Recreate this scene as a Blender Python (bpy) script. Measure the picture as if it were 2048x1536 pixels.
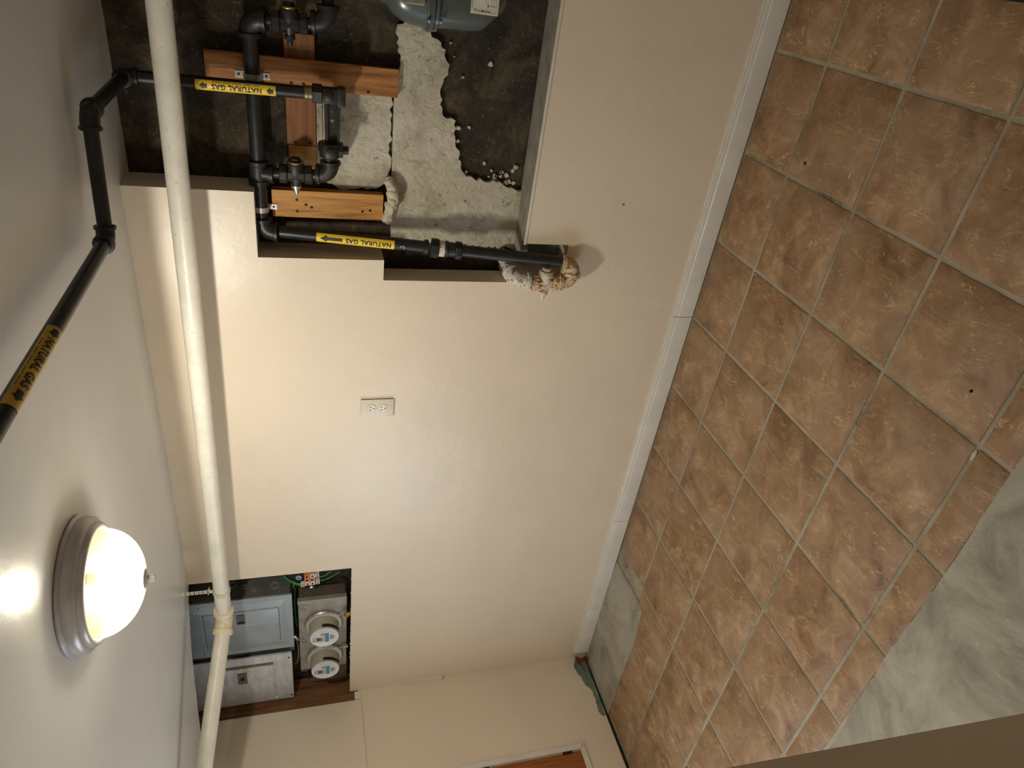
import bpy, bmesh, math, random
from mathutils import Vector, Matrix, noise
from mathutils.geometry import tessellate_polygon
for o in list(bpy.data.objects): bpy.data.objects.remove(o)
SC = bpy.context.scene
COL = SC.collection
R_ = math.radians
rnd = random.Random(7)

# ------------------------------------------------------------------ camera, world, exposure
cam_d = bpy.data.cameras.new('camera')
cam = bpy.data.objects.new('camera', cam_d); COL.objects.link(cam)
CR = ((0.135600, -0.252290, -0.958103), (-0.834141, -0.550889, 0.027006), (-0.534622, 0.795532, -0.285147))
rx, dn, fw = [Vector(r) for r in CR]
CAMP = Vector((3.387575, -2.188676, 1.501702))
cam.matrix_world = Matrix.Translation(CAMP) @ Matrix((rx, -dn, -fw)).transposed().to_4x4()
cam_d.sensor_fit = 'HORIZONTAL'; cam_d.sensor_width = 36.0; cam_d.lens = 1371.62 * 36.0 / 2048.0
cam_d.clip_start = 0.01
SC.camera = cam
w = bpy.data.worlds.new('world'); SC.world = w; w.use_nodes = True
w.node_tree.nodes['Background'].inputs[0].default_value = (0.02, 0.02, 0.02, 1)
w.node_tree.nodes['Background'].inputs[1].default_value = 0.3
SC.view_settings.view_transform = 'Standard'; SC.view_settings.look = 'None'
SC.view_settings.gamma = 1.0; SC.view_settings.use_curve_mapping = False
SC.view_settings.exposure = 1.22
LAMP_W = 8.0          # watts of each bulb
DOME_E = 3.2           # glow of the lit glass bowl

# daylight entering by the window in the end wall, left of the frame
wl_d = bpy.data.lights.new('daylight', 'AREA'); wl_d.shape = 'RECTANGLE'; wl_d.size = 1.0; wl_d.size_y = 1.0; wl_d.energy = 9.0; wl_d.color = (0.80, 0.90, 1.0)
wl_o = bpy.data.objects.new('daylight', wl_d); COL.objects.link(wl_o); wl_o.location = (0.008, -1.80, 0.98); wl_o.rotation_euler = (R_(90), 0, R_(-90))

# ------------------------------------------------------------------ colour + material helpers
def s2l(c): return tuple(((v / 255) / 12.92 if v / 255 <= 0.04045 else ((v / 255 + 0.055) / 1.055) ** 2.4) for v in c) + (1.0,)
class NT:
    def __init__(s, name):
        s.m = bpy.data.materials.new(name); s.m.use_nodes = True
        s.t = s.m.node_tree; s.n = s.t.nodes; s.b = s.n['Principled BSDF']
    def new(s, ty, **kw):
        n = s.n.new(ty)
        for k, v in kw.items():
            if k.startswith('_'): setattr(n, k[1:], v)
            else: n.inputs[k.replace('_', ' ')].default_value = v
        return n
    def link(s, a, b): s.t.links.new(a, b)
    def coord(s, rand=False):
        c = s.new('ShaderNodeTexCoord').outputs['Object']
        if rand:
            oi = s.new('ShaderNodeObjectInfo'); mul = s.new('ShaderNodeVectorMath', _operation='MULTIPLY_ADD')
            cmb = s.new('ShaderNodeCombineXYZ')
            m1 = s.new('ShaderNodeMath', _operation='MULTIPLY'); m1.inputs[1].default_value = 37.0
            m2 = s.new('ShaderNodeMath', _operation='MULTIPLY'); m2.inputs[1].default_value = 91.0
            s.link(oi.outputs['Random'], m1.inputs[0]); s.link(oi.outputs['Random'], m2.inputs[0])
            s.link(m1.outputs[0], cmb.inputs[0]); s.link(m2.outputs[0], cmb.inputs[1])
            ad = s.new('ShaderNodeVectorMath', _operation='ADD')
            s.link(c, ad.inputs[0]); s.link(cmb.outputs[0], ad.inputs[1]); c = ad.outputs[0]
        return c
    def noise(s, co, scale, detail=4, rough=0.55, dist=0.0, stretch=None):
        if stretch:
            mp = s.new('ShaderNodeMapping'); mp.inputs['Scale'].default_value = stretch
            s.link(co, mp.inputs['Vector']); co = mp.outputs[0]
        n = s.new('ShaderNodeTexNoise', Scale=scale, Detail=detail, Roughness=rough, Distortion=dist)
        s.link(co, n.inputs['Vector']); return n.outputs['Fac']
    def ramp(s, fac, stops):
        r = s.new('ShaderNodeValToRGB'); e = r.color_ramp.elements
        while len(e) < len(stops): e.new(0.5)
        for k, (p, c) in enumerate(stops): e[k].position = p; e[k].color = c if len(c) == 4 else s2l(c)
        s.link(fac, r.inputs[0]); return r.outputs['Color']
    def mix(s, fac, a, b, mode='MIX'):
        m = s.new('ShaderNodeMix', _data_type='RGBA', _blend_type=mode)
        for sock, v in ((m.inputs[0], fac), (m.inputs[6], a), (m.inputs[7], b)):
            if hasattr(v, 'node'): s.link(v, sock)
            else: sock.default_value = v if not isinstance(v, tuple) or len(v) == 4 else s2l(v)
        return m.outputs[2]
    def bump(s, h, strength=0.3, dist=0.002, prev=None):
        b = s.new('ShaderNodeBump', Strength=strength, Distance=dist); s.link(h, b.inputs['Height'])
        if prev: s.link(prev, b.inputs['Normal'])
        return b.outputs[0]
    def done(s, color=None, rough=None, normal=None, metal=None):
        for k, v in (('Base Color', color), ('Roughness', rough), ('Normal', normal), ('Metallic', metal)):
            if v is None: continue
            if hasattr(v, 'node'): s.link(v, s.b.inputs[k])
            else: s.b.inputs[k].default_value = s2l(v) if k == 'Base Color' and len(v) == 3 else v
        return s.m

def simple(name, c, rough=0.5, metal=0.0, var=0.12, vs=25.0, bump=0.0, bs=200.0, bd=0.001, spots=None, stretch=None):
    t = NT(name); co = t.coord()
    f = t.noise(co, vs, 4, 0.6, stretch=stretch)
    lo = tuple(max(0, v * (1 - var)) for v in c); hi = tuple(min(255, v * (1 + var)) for v in c)
    col = t.ramp(f, [(0.3, lo), (0.7, hi)])
    if spots:
        sc, thr, sccol = spots
        g = t.noise(co, sc, 3, 0.6)
        col = t.mix(t.ramp(g, [(thr, (0, 0, 0, 1)), (thr + 0.06, (1, 1, 1, 1))]), col, sccol)
    n = t.bump(t.noise(co, bs, 3), bump, bd) if bump else None
    return t.done(col, rough, n, metal)

# --- paints and plaster
def mk_wall(name, c, lumps=0.35):
    t = NT(name); co = t.coord()
    col = t.ramp(t.noise(co, 3.0, 3), [(0.3, tuple(v * 0.985 for v in c)), (0.7, tuple(min(255, v * 1.012) for v in c))])
    b1 = t.bump(t.noise(co, 260, 3, 0.6), 0.10, 0.001)
    b2 = t.bump(t.noise(co, 7, 4, 0.5, 0.4), lumps, 0.012, t.bump(t.noise(co, 38, 4, 0.6, 0.8), 0.12, 0.004, b1))
    return t.done(col, 0.36, b2)
M = {}
M['wall'] = mk_wall('cream_wall_paint', (232, 217, 195), 0.24)
M['ceiling'] = mk_wall('ceiling_paint', (232, 231, 227), 0.18)
M['base'] = simple('white_trim_paint', (224, 218, 207), 0.35, var=0.03, vs=8, bump=0.05, bs=90, spots=(70, 0.74, (120, 105, 85)))
M['caulk'] = simple('caulked_trim_paint', (224, 217, 200), 0.4, var=0.04, vs=30, bump=0.2, bs=120)
M['ledge'] = simple('grey_joint_compound', (150, 143, 130), 0.8, var=0.12, vs=18, bump=0.2, bs=80)
M['white_board'] = simple('torn_white_gypsum', (226, 220, 206), 0.85, var=0.06, vs=60)
M['greenboard'] = simple('green_drywall_paper', (112, 128, 112), 0.8, var=0.12, vs=30)
def mk_foundation():
    t = NT('dark_foundation_concrete'); co = t.coord()
    a = t.noise(co, 9, 6, 0.7, 0.6); b = t.noise(co, 70, 5, 0.7)
    col = t.ramp(a, [(0.30, (24, 20, 15)), (0.5, (58, 49, 36)), (0.72, (98, 86, 62))])
    col = t.mix(t.ramp(b, [(0.60, (0, 0, 0, 1)), (0.72, (1, 1, 1, 1))]), col, (118, 104, 76))
    col = t.mix(t.ramp(t.noise(co, 210, 2), [(0.70, (0, 0, 0, 1)), (0.74, (1, 1, 1, 1))]), col, (165, 152, 122))
    n = t.bump(b, 0.7, 0.004, t.bump(t.noise(co, 24, 4), 0.5, 0.01))
    return t.done(col, 0.9, n)
M['foundation'] = mk_foundation()
def mk_plaster():
    t = NT('pale_parge_plaster'); co = t.coord()
    a = t.noise(co, 7, 5, 0.65, 0.5)
    col = t.ramp(a, [(0.28, (158, 147, 124)), (0.5, (206, 197, 176)), (0.75, (222, 215, 196))])
    col = t.mix(t.ramp(t.noise(co, 45, 4, 0.7), [(0.60, (0, 0, 0, 1)), (0.74, (1, 1, 1, 1))]), col, (112, 98, 72))
    col = t.mix(t.ramp(t.noise(co, 16, 5, 0.7, 2.0), [(0.60, (0, 0, 0, 1)), (0.80, (0.7, 0.7, 0.7, 1))]), col, (138, 122, 92))
    n = t.bump(t.noise(co, 26, 5, 0.65, 1.8), 0.9, 0.008, t.bump(t.noise(co, 140, 3), 0.3, 0.001))
    return t.done(col, 0.85, n)
M['plaster'] = mk_plaster()
def mk_concrete():
    t = NT('grey_floor_concrete'); co = t.coord()
    a = t.noise(co, 4.5, 6, 0.7, 0.8)
    col = t.ramp(a, [(0.3, (122, 114, 97)), (0.5, (162, 154, 136)), (0.74, (188, 180, 164))])
    col = t.mix(t.ramp(t.noise(co, 28, 5, 0.75, 1.5), [(0.62, (0, 0, 0, 1)), (0.74, (1, 1, 1, 1))]), col, (204, 198, 182))
    col = t.mix(t.ramp(t.noise(co, 55, 3, 0.6), [(0.72, (0, 0, 0, 1)), (0.78, (1, 1, 1, 1))]), col, (112, 102, 84))
    n = t.bump(t.noise(co, 60, 5, 0.7), 0.3, 0.002, t.bump(a, 0.4, 0.01))
    return t.done(col, 0.75, n)
M['concrete'] = mk_concrete()
def mk_grout():
    t = NT('sandy_grey_grout'); co = t.coord()
    a = t.noise(co, 2.6, 6, 0.75, 0.4)
    col = t.ramp(a, [(0.33, (90, 79, 60)), (0.42, (146, 135, 112)), (0.64, (178, 168, 148))])
    col = t.mix(t.ramp(t.noise(co, 120, 3), [(0.66, (0, 0, 0, 1)), (0.74, (1, 1, 1, 1))]), col, (184, 170, 142))
    return t.done(col, 0.85, t.bump(t.noise(co, 150, 3), 0.4, 0.002))
M['grout'] = mk_grout()
def mk_tile():
    t = NT('terracotta_slate_tile'); co = t.coord(True)
    a = t.noise(co, 9, 6, 0.68, 0.7)
    col = t.ramp(a, [(0.30, (94, 64, 38)), (0.42, (134, 97, 60)), (0.54, (154, 118, 80)), (0.70, (182, 152, 116))])
    ma = t.noise(co, 3.2, 3, 0.5)
    col = t.mix(t.ramp(ma, [(0.35, (0, 0, 0, 1)), (0.7, (0.55, 0.55, 0.55, 1))]), col, (172, 142, 112))
    # thin meandering raised veins
    v = t.noise(co, 13, 5, 0.62, 1.8, stretch=(1.25, 0.42, 1.0))
    d = t.new('ShaderNodeMath', _operation='SUBTRACT'); t.link(v, d.inputs[0]); d.inputs[1].default_value = 0.5
    ab = t.new('ShaderNodeMath', _operation='ABSOLUTE'); t.link(d.outputs[0], ab.inputs[0])
    line = t.ramp(ab.outputs[0], [(0.0, (1, 1, 1, 1)), (0.0135, (0, 0, 0, 1))])
    brk = t.ramp(t.noise(co, 15, 2), [(0.45, (0, 0, 0, 1)), (0.55, (1, 1, 1, 1))])
    vein = t.mix(1.0, line, brk, 'MULTIPLY')
    half = t.mix(1.0, vein, (0.92, 0.92, 0.92, 1), 'MULTIPLY')
    col = t.mix(half, col, (212, 178, 134))
    spk = t.ramp(t.noise(co, 95, 3, 0.7), [(0.69, (0, 0, 0, 1)), (0.76, (1, 1, 1, 1))])
    col = t.mix(spk, col, (206, 172, 134))
    dk = t.ramp(t.noise(co, 48, 4, 0.75), [(0.27, (1, 1, 1, 1)), (0.36, (0, 0, 0, 1))])
    col = t.mix(dk, col, (104, 64, 36))
    n = t.bump(vein, 0.35, 0.002, t.bump(t.noise(co, 26, 6, 0.72, 0.8), 0.7, 0.005))
    return t.done(col, t.ramp(a, [(0.3, (0.42, 0.42, 0.42, 1)), (0.7, (0.62, 0.62, 0.62, 1))]), n)
M['tile'] = mk_tile()
# --- metals, plastics
M['black_pipe'] = simple('black_lacquered_pipe', (30, 30, 33), 0.38, 0.0, 0.3, 40, 0.15, 160, spots=(60, 0.72, (84, 80, 76)))
M['iron'] = simple('dark_malleable_iron', (46, 43, 40), 0.45, 0.3, 0.3, 50, 0.5, 240, 0.001, spots=(45, 0.68, (92, 84, 74)))
M['black_fit'] = simple('blackened_fitting', (33, 31, 31), 0.42, 0.0, 0.3, 50, 0.3, 240)
M['thread'] = simple('worn_bright_thread', (138, 126, 100), 0.35, 0.7, 0.25, 60, stretch=(1, 1, 8))
M['brass'] = simple('dull_brass', (176, 140, 76), 0.35, 0.85, 0.15, 40)
M['silver'] = simple('bright_zinc', (200, 198, 190), 0.3, 0.85, 0.12, 30)
M['galv'] = simple('galvanised_strap', (188, 186, 178), 0.42, 0.6, 0.1, 30)
M['label'] = simple('yellow_vinyl', (240, 204, 56), 0.4, var=0.06, vs=20)
M['label_old'] = simple('aged_yellow_vinyl', (205, 165, 50), 0.45, var=0.1, vs=20)
M['ink'] = simple('black_ink', (22, 18, 16), 0.5, var=0.05)
M['sticker'] = simple('stained_white_sticker', (224, 216, 196), 0.5, var=0.06, vs=30, spots=(110, 0.72, (150, 104, 62)))
M['white_paper'] = simple('white_sticker', (222, 216, 198), 0.5, var=0.04)
def mk_rust():
    t = NT('rusty_painted_fitting'); co = t.coord()
    a = t.noise(co, 120, 4, 0.6, 0.3); b = t.noise(co, 22, 3)
    col = t.ramp(a, [(0.36, (74, 46, 24)), (0.43, (148, 100, 54)), (0.50, (206, 178, 136)), (0.66, (222, 205, 172))])
    col = t.mix(t.ramp(b, [(0.52, (0, 0, 0, 1)), (0.64, (1, 1, 1, 1))]), col, (212, 202, 186))
    return t.done(col, 0.8, t.bump(a, 0.8, 0.003))
M['rust'] = mk_rust()
M['rust_white'] = simple('chipped_white_paint_fitting', (206, 200, 188), 0.7, var=0.08, vs=40, bump=0.5, bs=150, spots=(70, 0.56, (140, 98, 60)))
def mk_wood(name, a, b, c, axis=2):
    t = NT(name); co = t.coord(True)
    st = [14.0, 14.0, 14.0]; st[axis] = 0.9
    g = t.noise(co, 3.5, 6, 0.6, 0.7, tuple(st)); f = t.noise(co, 30, 3, stretch=tuple(v if v > 1 else 1.2 for v in st))
    col = t.ramp(g, [(0.3, a), (0.5, b), (0.72, c)])
    col = t.mix(t.ramp(f, [(0.62, (0, 0, 0, 1)), (0.75, (0.6, 0.6, 0.6, 1))]), col, a)
    return t.done(col, 0.6, t.bump(g, 0.3, 0.002))
M['wood_red'] = mk_wood('reddish_pine', (112, 68, 32), (172, 112, 58), (198, 140, 80))
M['wood_red_h'] = mk_wood('reddish_pine_cross', (98, 58, 30), (142, 90, 50), (164, 112, 66), 0)
M['wood_gold'] = mk_wood('golden_pine', (138, 90, 38), (200, 142, 70), (220, 164, 90))
M['wood_dark'] = mk_wood('dark_brown_stud', (88, 58, 36), (128, 88, 56), (158, 112, 74))
M['door'] = mk_wood('varnished_brown_door', (124, 68, 26), (156, 90, 38), (172, 102, 44))
M['pvc'] = simple('cream_pvc', (222, 216, 200), 0.4, var=0.04, vs=12, bump=0.15, bs=240, spots=(110, 0.64, (188, 180, 162)))
M['pvc_joint'] = simple('yellowed_pvc_fitting', (226, 211, 178), 0.4, var=0.04, vs=20, bump=0.12, bs=120)
M['hanger'] = simple('painted_hanger_strap', (214, 206, 186), 0.55, var=0.05)
M['ring'] = simple('brushed_nickel_paint', (186, 182, 184), 0.3, 0.12, 0.05, 20)
M['panel'] = simple('grey_enamel_steel', (166, 178, 186), 0.38, 0.35, 0.05, 10)
M['panel_d'] = simple('dark_grey_enamel', (108, 108, 102), 0.45, 0.2, 0.1, 20)
M['panel_s'] = simple('galvanised_sheet', (214, 219, 226), 0.34, 0.25, 0.08, 14, stretch=(1, 1, 3))
M['latch'] = simple('latch_dark_grey', (112, 114, 112), 0.45, 0.2, 0.08)
M['box_steel'] = simple('dusty_grey_box', (160, 154, 146), 0.45, 0.25, 0.1, 14)
M['box_dark'] = simple('olive_box_side', (112, 104, 86), 0.5, 0.2, 0.08, 14)
M['meter_body'] = simple('milky_meter_cover', (176, 170, 150), 0.16, 0.0, 0.03, 10)
M['meter_rim'] = simple('clear_rim', (206, 206, 204), 0.14, 0.1, 0.03, 10)
M['meter_face'] = simple('white_meter_face', (222, 222, 224), 0.3, var=0.03)
M['teal'] = simple('teal_sticker', (58, 142, 156), 0.4, var=0.15, vs=300)
M['lcd'] = simple('dark_display', (84, 78, 74), 0.25, var=0.05)
M['bezel'] = simple('khaki_bezel', (166, 158, 136), 0.35, var=0.05)
M['orange'] = simple('copper_orange_block', (222, 142, 86), 0.42, 0.2, 0.1, 80)
M['white_pl'] = simple('white_plastic', (232, 230, 224), 0.4, var=0.04)
M['blue'] = simple('blue_plastic', (150, 170, 205), 0.4, var=0.1)
M['navy'] = simple('navy_plastic', (42, 62, 98), 0.4, var=0.1)
M['green'] = simple('green_wire_jacket', (58, 148, 72), 0.35, var=0.2, vs=60)
M['cable'] = simple('grey_cable', (142, 140, 128), 0.5, var=0.1)
M['copper'] = simple('tarnished_copper', (124, 68, 42), 0.5, 0.4, 0.3, 60)
M['ivory'] = simple('ivory_plate', (222, 212, 190), 0.35, var=0.02)
M['ivory2'] = simple('light_receptacle', (232, 224, 206), 0.3, var=0.02)
M['slot'] = simple('slot_black', (16, 14, 12), 0.6, var=0.05)
M['gasm'] = simple('slate_green_enamel', (84, 92, 90), 0.22, 0.05, 0.06, 12)
M['foam'] = simple('dirty_white_foam', (206, 196, 172), 0.9, var=0.1, vs=40, bump=0.8, bs=60, bd=0.004, spots=(50, 0.62, (128, 112, 86)))
M['mat'] = simple('black_rubber', (18, 17, 20), 0.7, var=0.2)
M['dirt'] = simple('black_dirt', (20, 17, 14), 0.8, var=0.2)
M['dark_gap'] = simple('dark_cavity', (30, 26, 22), 0.9, var=0.2)
def mk_dome():
    t = NT('lit_frosted_glass'); out = t.n['Material Output']; t.n.remove(t.b)
    tr = t.new('ShaderNodeBsdfTransparent'); tr.inputs[0].default_value = (0.93, 0.90, 0.82, 1)
    df = t.new('ShaderNodeBsdfTranslucent'); df.inputs[0].default_value = (0.95, 0.9, 0.75, 1)
    em = t.new('ShaderNodeEmission'); em.inputs[0].default_value = (1.0, 0.82, 0.42, 1); em.inputs[1].default_value = DOME_E
    m1 = t.new('ShaderNodeMixShader'); m1.inputs[0].default_value = 0.02
    t.link(tr.outputs[0], m1.inputs[1]); t.link(df.outputs[0], m1.inputs[2])
    m2 = t.new('ShaderNodeMixShader'); m2.inputs[0].default_value = 0.10
    t.link(m1.outputs[0], m2.inputs[1]); t.link(em.outputs[0], m2.inputs[2])
    t.link(m2.outputs[0], out.inputs[0]); return t.m
M['dome'] = mk_dome()
M['pan'] = simple('dark_amber_pan', (70, 58, 30), 0.6, var=0.03)
M['frost'] = simple('frosted_knob', (205, 203, 198), 0.2, var=0.03)

# ------------------------------------------------------------------ mesh helpers
WLOC = {}
def wl(o): return WLOC.get(o.name, Vector((0, 0, 0)))
def tag(o, label=None, cat=None, group=None, kind=None):
    if label: o['label'] = label
    if cat: o['category'] = cat
    if group: o['group'] = group
    if kind: o['kind'] = kind
    return o
def thing(name, loc, label, cat, group=None):
    o = bpy.data.objects.new(name, None); COL.objects.link(o); o.empty_display_size = 0.05
    o.location = loc; WLOC[o.name] = Vector(loc); return tag(o, label, cat, group)
def obj(name, bm, mat, parent=None, loc=None, smooth=35, kind=None, recalc=True):
    if recalc: bmesh.ops.recalc_face_normals(bm, faces=bm.faces[:])
    me = bpy.data.meshes.new(name)
    o = bpy.data.objects.new(name, me); COL.objects.link(o)
    base = wl(parent) if parent else Vector((0, 0, 0))
    l = Vector(loc) if loc is not None else base
    bmesh.ops.translate(bm, vec=-l, verts=bm.verts[:])
    bm.to_mesh(me); bm.free()
    o.location = l - base; WLOC[o.name] = l
    if parent: o.parent = parent
    if smooth:
        me.polygons.foreach_set('use_smooth', [True] * len(me.polygons)); me.set_sharp_from_angle(angle=R_(smooth))
    me.materials.append(M[mat] if isinstance(mat, str) else mat)
    if kind: o['kind'] = kind
    return o
def B(): return bmesh.new()
def box(bm, x0, x1, y0, y1, z0, z1, bev=0.0, mtx=None):
    vs = [bm.verts.new(v) for v in ((x0, y0, z0), (x1, y0, z0), (x1, y1, z0), (x0, y1, z0), (x0, y0, z1), (x1, y0, z1), (x1, y1, z1), (x0, y1, z1))]
    fs = [bm.faces.new([vs[i] for i in f]) for f in ((0, 3, 2, 1), (4, 5, 6, 7), (0, 1, 5, 4), (1, 2, 6, 5), (2, 3, 7, 6), (3, 0, 4, 7))]
    if bev:
        r = bmesh.ops.bevel(bm, geom=list({e for f in fs for e in f.edges}), offset=bev, segments=2, affect='EDGES', profile=0.6)
    if mtx is not None:
        vv = vs if not bev else list({v for f in r['faces'] for v in f.verts} | {v for v in vs if v.is_valid})
        bmesh.ops.transform(bm, matrix=mtx, verts=vv)
    return bm
def frame(d):
    d = Vector(d).normalized(); a = Vector((0, 0, 1)) if abs(d.z) < 0.9 else Vector((1, 0, 0))
    u = d.cross(a).normalized(); return d, u, d.cross(u).normalized()
def sweep(bm, pts, rad, seg=20, cap=True):
    pts = [Vector(p) for p in pts]; n = len(pts)
    rad = rad if isinstance(rad, (list, tuple)) else [rad] * n
    rings = []; u = None
    for i, p in enumerate(pts):
        t = ((pts[min(i + 1, n - 1)] - p).normalized() + (p - pts[max(i - 1, 0)]).normalized()) if 0 < i < n - 1 else (pts[1] - pts[0] if i == 0 else pts[-1] - pts[-2])
        t.normalize()
        if u is None: _, u, v = frame(t)
        else: u = (u - t * u.dot(t)).normalized()
        v = t.cross(u)
        rings.append([bm.verts.new(p + (u * math.cos(a) + v * math.sin(a)) * rad[i]) for a in [2 * math.pi * k / seg for k in range(seg)]])
    for a, b in zip(rings, rings[1:]):
        for k in range(seg): bm.faces.new((a[k], a[(k + 1) % seg], b[(k + 1) % seg], b[k]))
    if cap: bm.faces.new(rings[0]); bm.faces.new(rings[-1])
    return bm
def lathe(bm, o, axis, prof, seg=32, phase=0.0):
    """prof: (radius, height along axis)"""
    o = Vector(o); d, u, v = frame(axis); rings = []
    for r, h in prof:
        if r < 1e-6: rings.append([bm.verts.new(o + d * h)]); continue
        rings.append([bm.verts.new(o + d * h + (u * math.cos(a) + v * math.sin(a)) * r) for a in [phase + 2 * math.pi * k / seg for k in range(seg)]])
    for a, b in zip(rings, rings[1:]):
        for k in range(seg):
            k2 = (k + 1) % seg
            if len(a) == 1 and len(b) == 1: continue
            if len(a) == 1: bm.faces.new((a[0], b[k2], b[k]))
            elif len(b) == 1: bm.faces.new((a[k], a[k2], b[0]))
            else: bm.faces.new((a[k], a[k2], b[k2], b[k]))
    for rg in (rings[0], rings[-1]):
        if len(rg) > 2: bm.faces.new(rg)
    return bm
def cyl(bm, p0, p1, r, seg=20):
    p0, p1 = Vector(p0), Vector(p1); return lathe(bm, p0, p1 - p0, [(r, 0), (r, (p1 - p0).length)], seg)
def prism(bm, poly, fn, d0, d1):
    """poly of 2D points, fn(a,b,d)->3D; extruded d0..d1"""
    n = len(poly)
    a = [bm.verts.new(fn(p[0], p[1], d0)) for p in poly]; b = [bm.verts.new(fn(p[0], p[1], d1)) for p in poly]
    for tri in tessellate_polygon([[Vector((p[0], p[1], 0)) for p in poly]]):
        bm.faces.new([a[i] for i in tri]); bm.faces.new([b[i] for i in tri])
    for k in range(n): bm.faces.new((a[k], a[(k + 1) % n], b[(k + 1) % n], b[k]))
    return bm
XZ = lambda a, b, d: (a, d, b)
XY = lambda a, b, d: (a, b, d)
YZ = lambda a, b, d: (d, a, b)
def ragged(poly, amp, step=0.02, rng=None, closed=True, keep=()):
    rng = rng or rnd; out = []
    n = len(poly)
    for i in range(n if closed else n - 1):
        a, b = poly[i], poly[(i + 1) % n]; L = math.hypot(b[0] - a[0], b[1] - a[1]); m = max(1, int(L / step))
        A = 0 if i in keep else amp
        nx, ny = -(b[1] - a[1]) / max(L, 1e-9), (b[0] - a[0]) / max(L, 1e-9)
        for k in range(m):
            t = k / m; j = (rng.random() - 0.5) * 2 * A if k else 0
            out.append((a[0] + (b[0] - a[0]) * t + nx * j, a[1] + (b[1] - a[1]) * t + ny * j))
    if not closed: out.append(poly[-1])
    return out
def elbow(bm, c, d1, d2, r, L, coll=True, seg=18):
    """fitting bending from the arm pointing to d1 to the arm pointing to d2, corner c"""
    c, d1, d2 = Vector(c), Vector(d1).normalized(), Vector(d2).normalized()
    k = 0.88; pts = [c + d1 * L]
    for t in [i / 8 for i in range(9)]:
        p = (c + d1 * L * k) * (1 - t) ** 2 + c * 2 * t * (1 - t) + (c + d2 * L * k) * t * t
        pts.append(p)
    pts.append(c + d2 * L); sweep(bm, pts, r * 1.28, seg)
    if coll:
        for d in (d1, d2): lathe(bm, c + d * L * 0.72, d, [(r * 1.28, 0), (r * 1.5, r * 0.1), (r * 1.5, r * 0.55), (r * 1.2, r * 0.65)], seg)
    return bm
def text_bm(s, width, height=None, bold=0.0, spacing=1.0):
    cu = bpy.data.curves.new('txt', 'FONT'); cu.body = s; cu.size = 1.0; cu.offset = bold; cu.space_character = spacing; cu.resolution_u = 3
    t = bpy.data.objects.new('txt', cu); COL.objects.link(t); bpy.context.view_layer.update()
    me = bpy.data.meshes.new_from_object(t.evaluated_get(bpy.context.evaluated_depsgraph_get()))
    bpy.data.objects.remove(t); bpy.data.curves.remove(cu)
    bm = bmesh.new(); bm.from_mesh(me); bpy.data.meshes.remove(me)
    xs = [v.co.x for v in bm.verts]; ys = [v.co.y for v in bm.verts]
    x0, x1, y0, y1 = min(xs), max(xs), min(ys), max(ys)
    sx = width / (x1 - x0); sy = height / (y1 - y0) if height else sx
    for v in bm.verts: v.co.x = (v.co.x - (x0 + x1) / 2) * sx; v.co.y = (v.co.y - (y0 + y1) / 2) * sy; v.co.z = 0
    return bm
def place(bm, o, u, v, off=0.0):
    o, u, v = Vector(o), Vector(u).normalized(), Vector(v).normalized(); n = u.cross(v)
    for q in bm.verts: q.co = o + u * q.co.x + v * q.co.y + n * (off + q.co.z)
    return bm
def wrap(bm, o, u, n, r, cuts=10, vmax=0.03):
    """bend a flat (u,v) mesh round a pipe of radius r whose axis passes through o along u; n = outward centre direction"""
    for k in range(1, cuts):
        vv = -vmax + 2 * vmax * k / cuts
        bmesh.ops.bisect_plane(bm, geom=bm.verts[:] + bm.edges[:] + bm.faces[:], plane_co=(0, vv, 0), plane_no=(0, 1, 0))
    o, u = Vector(o), Vector(u).normalized(); n = Vector(n); n = (n - u * n.dot(u)).normalized(); v = n.cross(u)
    for q in bm.verts:
        a = q.co.y / r
        q.co = o + u * q.co.x + (n * math.cos(a) + v * math.sin(a)) * r
    return bm
def rect2(bm, x0, x1, y0, y1):
    bm.faces.new([bm.verts.new((x, y, 0)) for x, y in ((x0, y0), (x1, y0), (x1, y1), (x0, y1))]); return bm
def arrow2(bm, x0, x1, hw, hl, sw):
    """flat arrow along +x"""
    s = [bm.verts.new((x, y, 0)) for x, y in ((x0, -sw), (x1 - hl, -sw), (x1 - hl, sw), (x0, sw))]; bm.faces.new(s)
    h = [bm.verts.new((x, y, 0)) for x, y in ((x1 - hl, -hw), (x1, 0), (x1 - hl, hw))]; bm.faces.new(h); return bm
def merge(bm, other):
    me = bpy.data.meshes.new('t'); other.to_mesh(me); other.free(); bm.from_mesh(me); bpy.data.meshes.remove(me); return bm

# ================================================================== THE SETTING
H = 2.009
# ---- floor: grout bed, tiles, bare concrete
fb = B(); box(fb, -0.2, 4.7, -3.4, 0.2, -0.10, -0.0035)
floor = tag(obj('floor', fb, 'grout', smooth=0), 'tiled floor of terracotta slate look tiles with grey grout', kind='structure')
P, G = 0.33, 0.0125
def tile_mesh(x0, x1, y0, y1, nm, seed):
    """tile with slightly wavy chipped edges, local origin at its centre"""
    rg = random.Random(seed); bm = B()
    poly = ragged([(x0, y0), (x1, y0), (x1, y1), (x0, y1)], 0.0011, 0.04, rg)
    cx, cy = (x0 + x1) / 2, (y0 + y1) / 2
    lo = [bm.verts.new((a, b, -0.0045)) for a, b in poly]
    mid = [bm.verts.new((a, b, -0.0018)) for a, b in poly]
    def ins(a, b): 
        return (a + (0.0026 if a < cx else -0.0026), b + (0.0026 if b < cy else -0.0026))
    hi = [bm.verts.new((*ins(a, b), 0.0)) for a, b in poly]
    n = len(poly)
    for A_, B_ in ((lo, mid), (mid, hi)):
        for k in range(n): bm.faces.new((A_[k], A_[(k + 1) % n], B_[(k + 1) % n], B_[k]))
    bm.faces.new(hi); return bm
full = []
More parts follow.
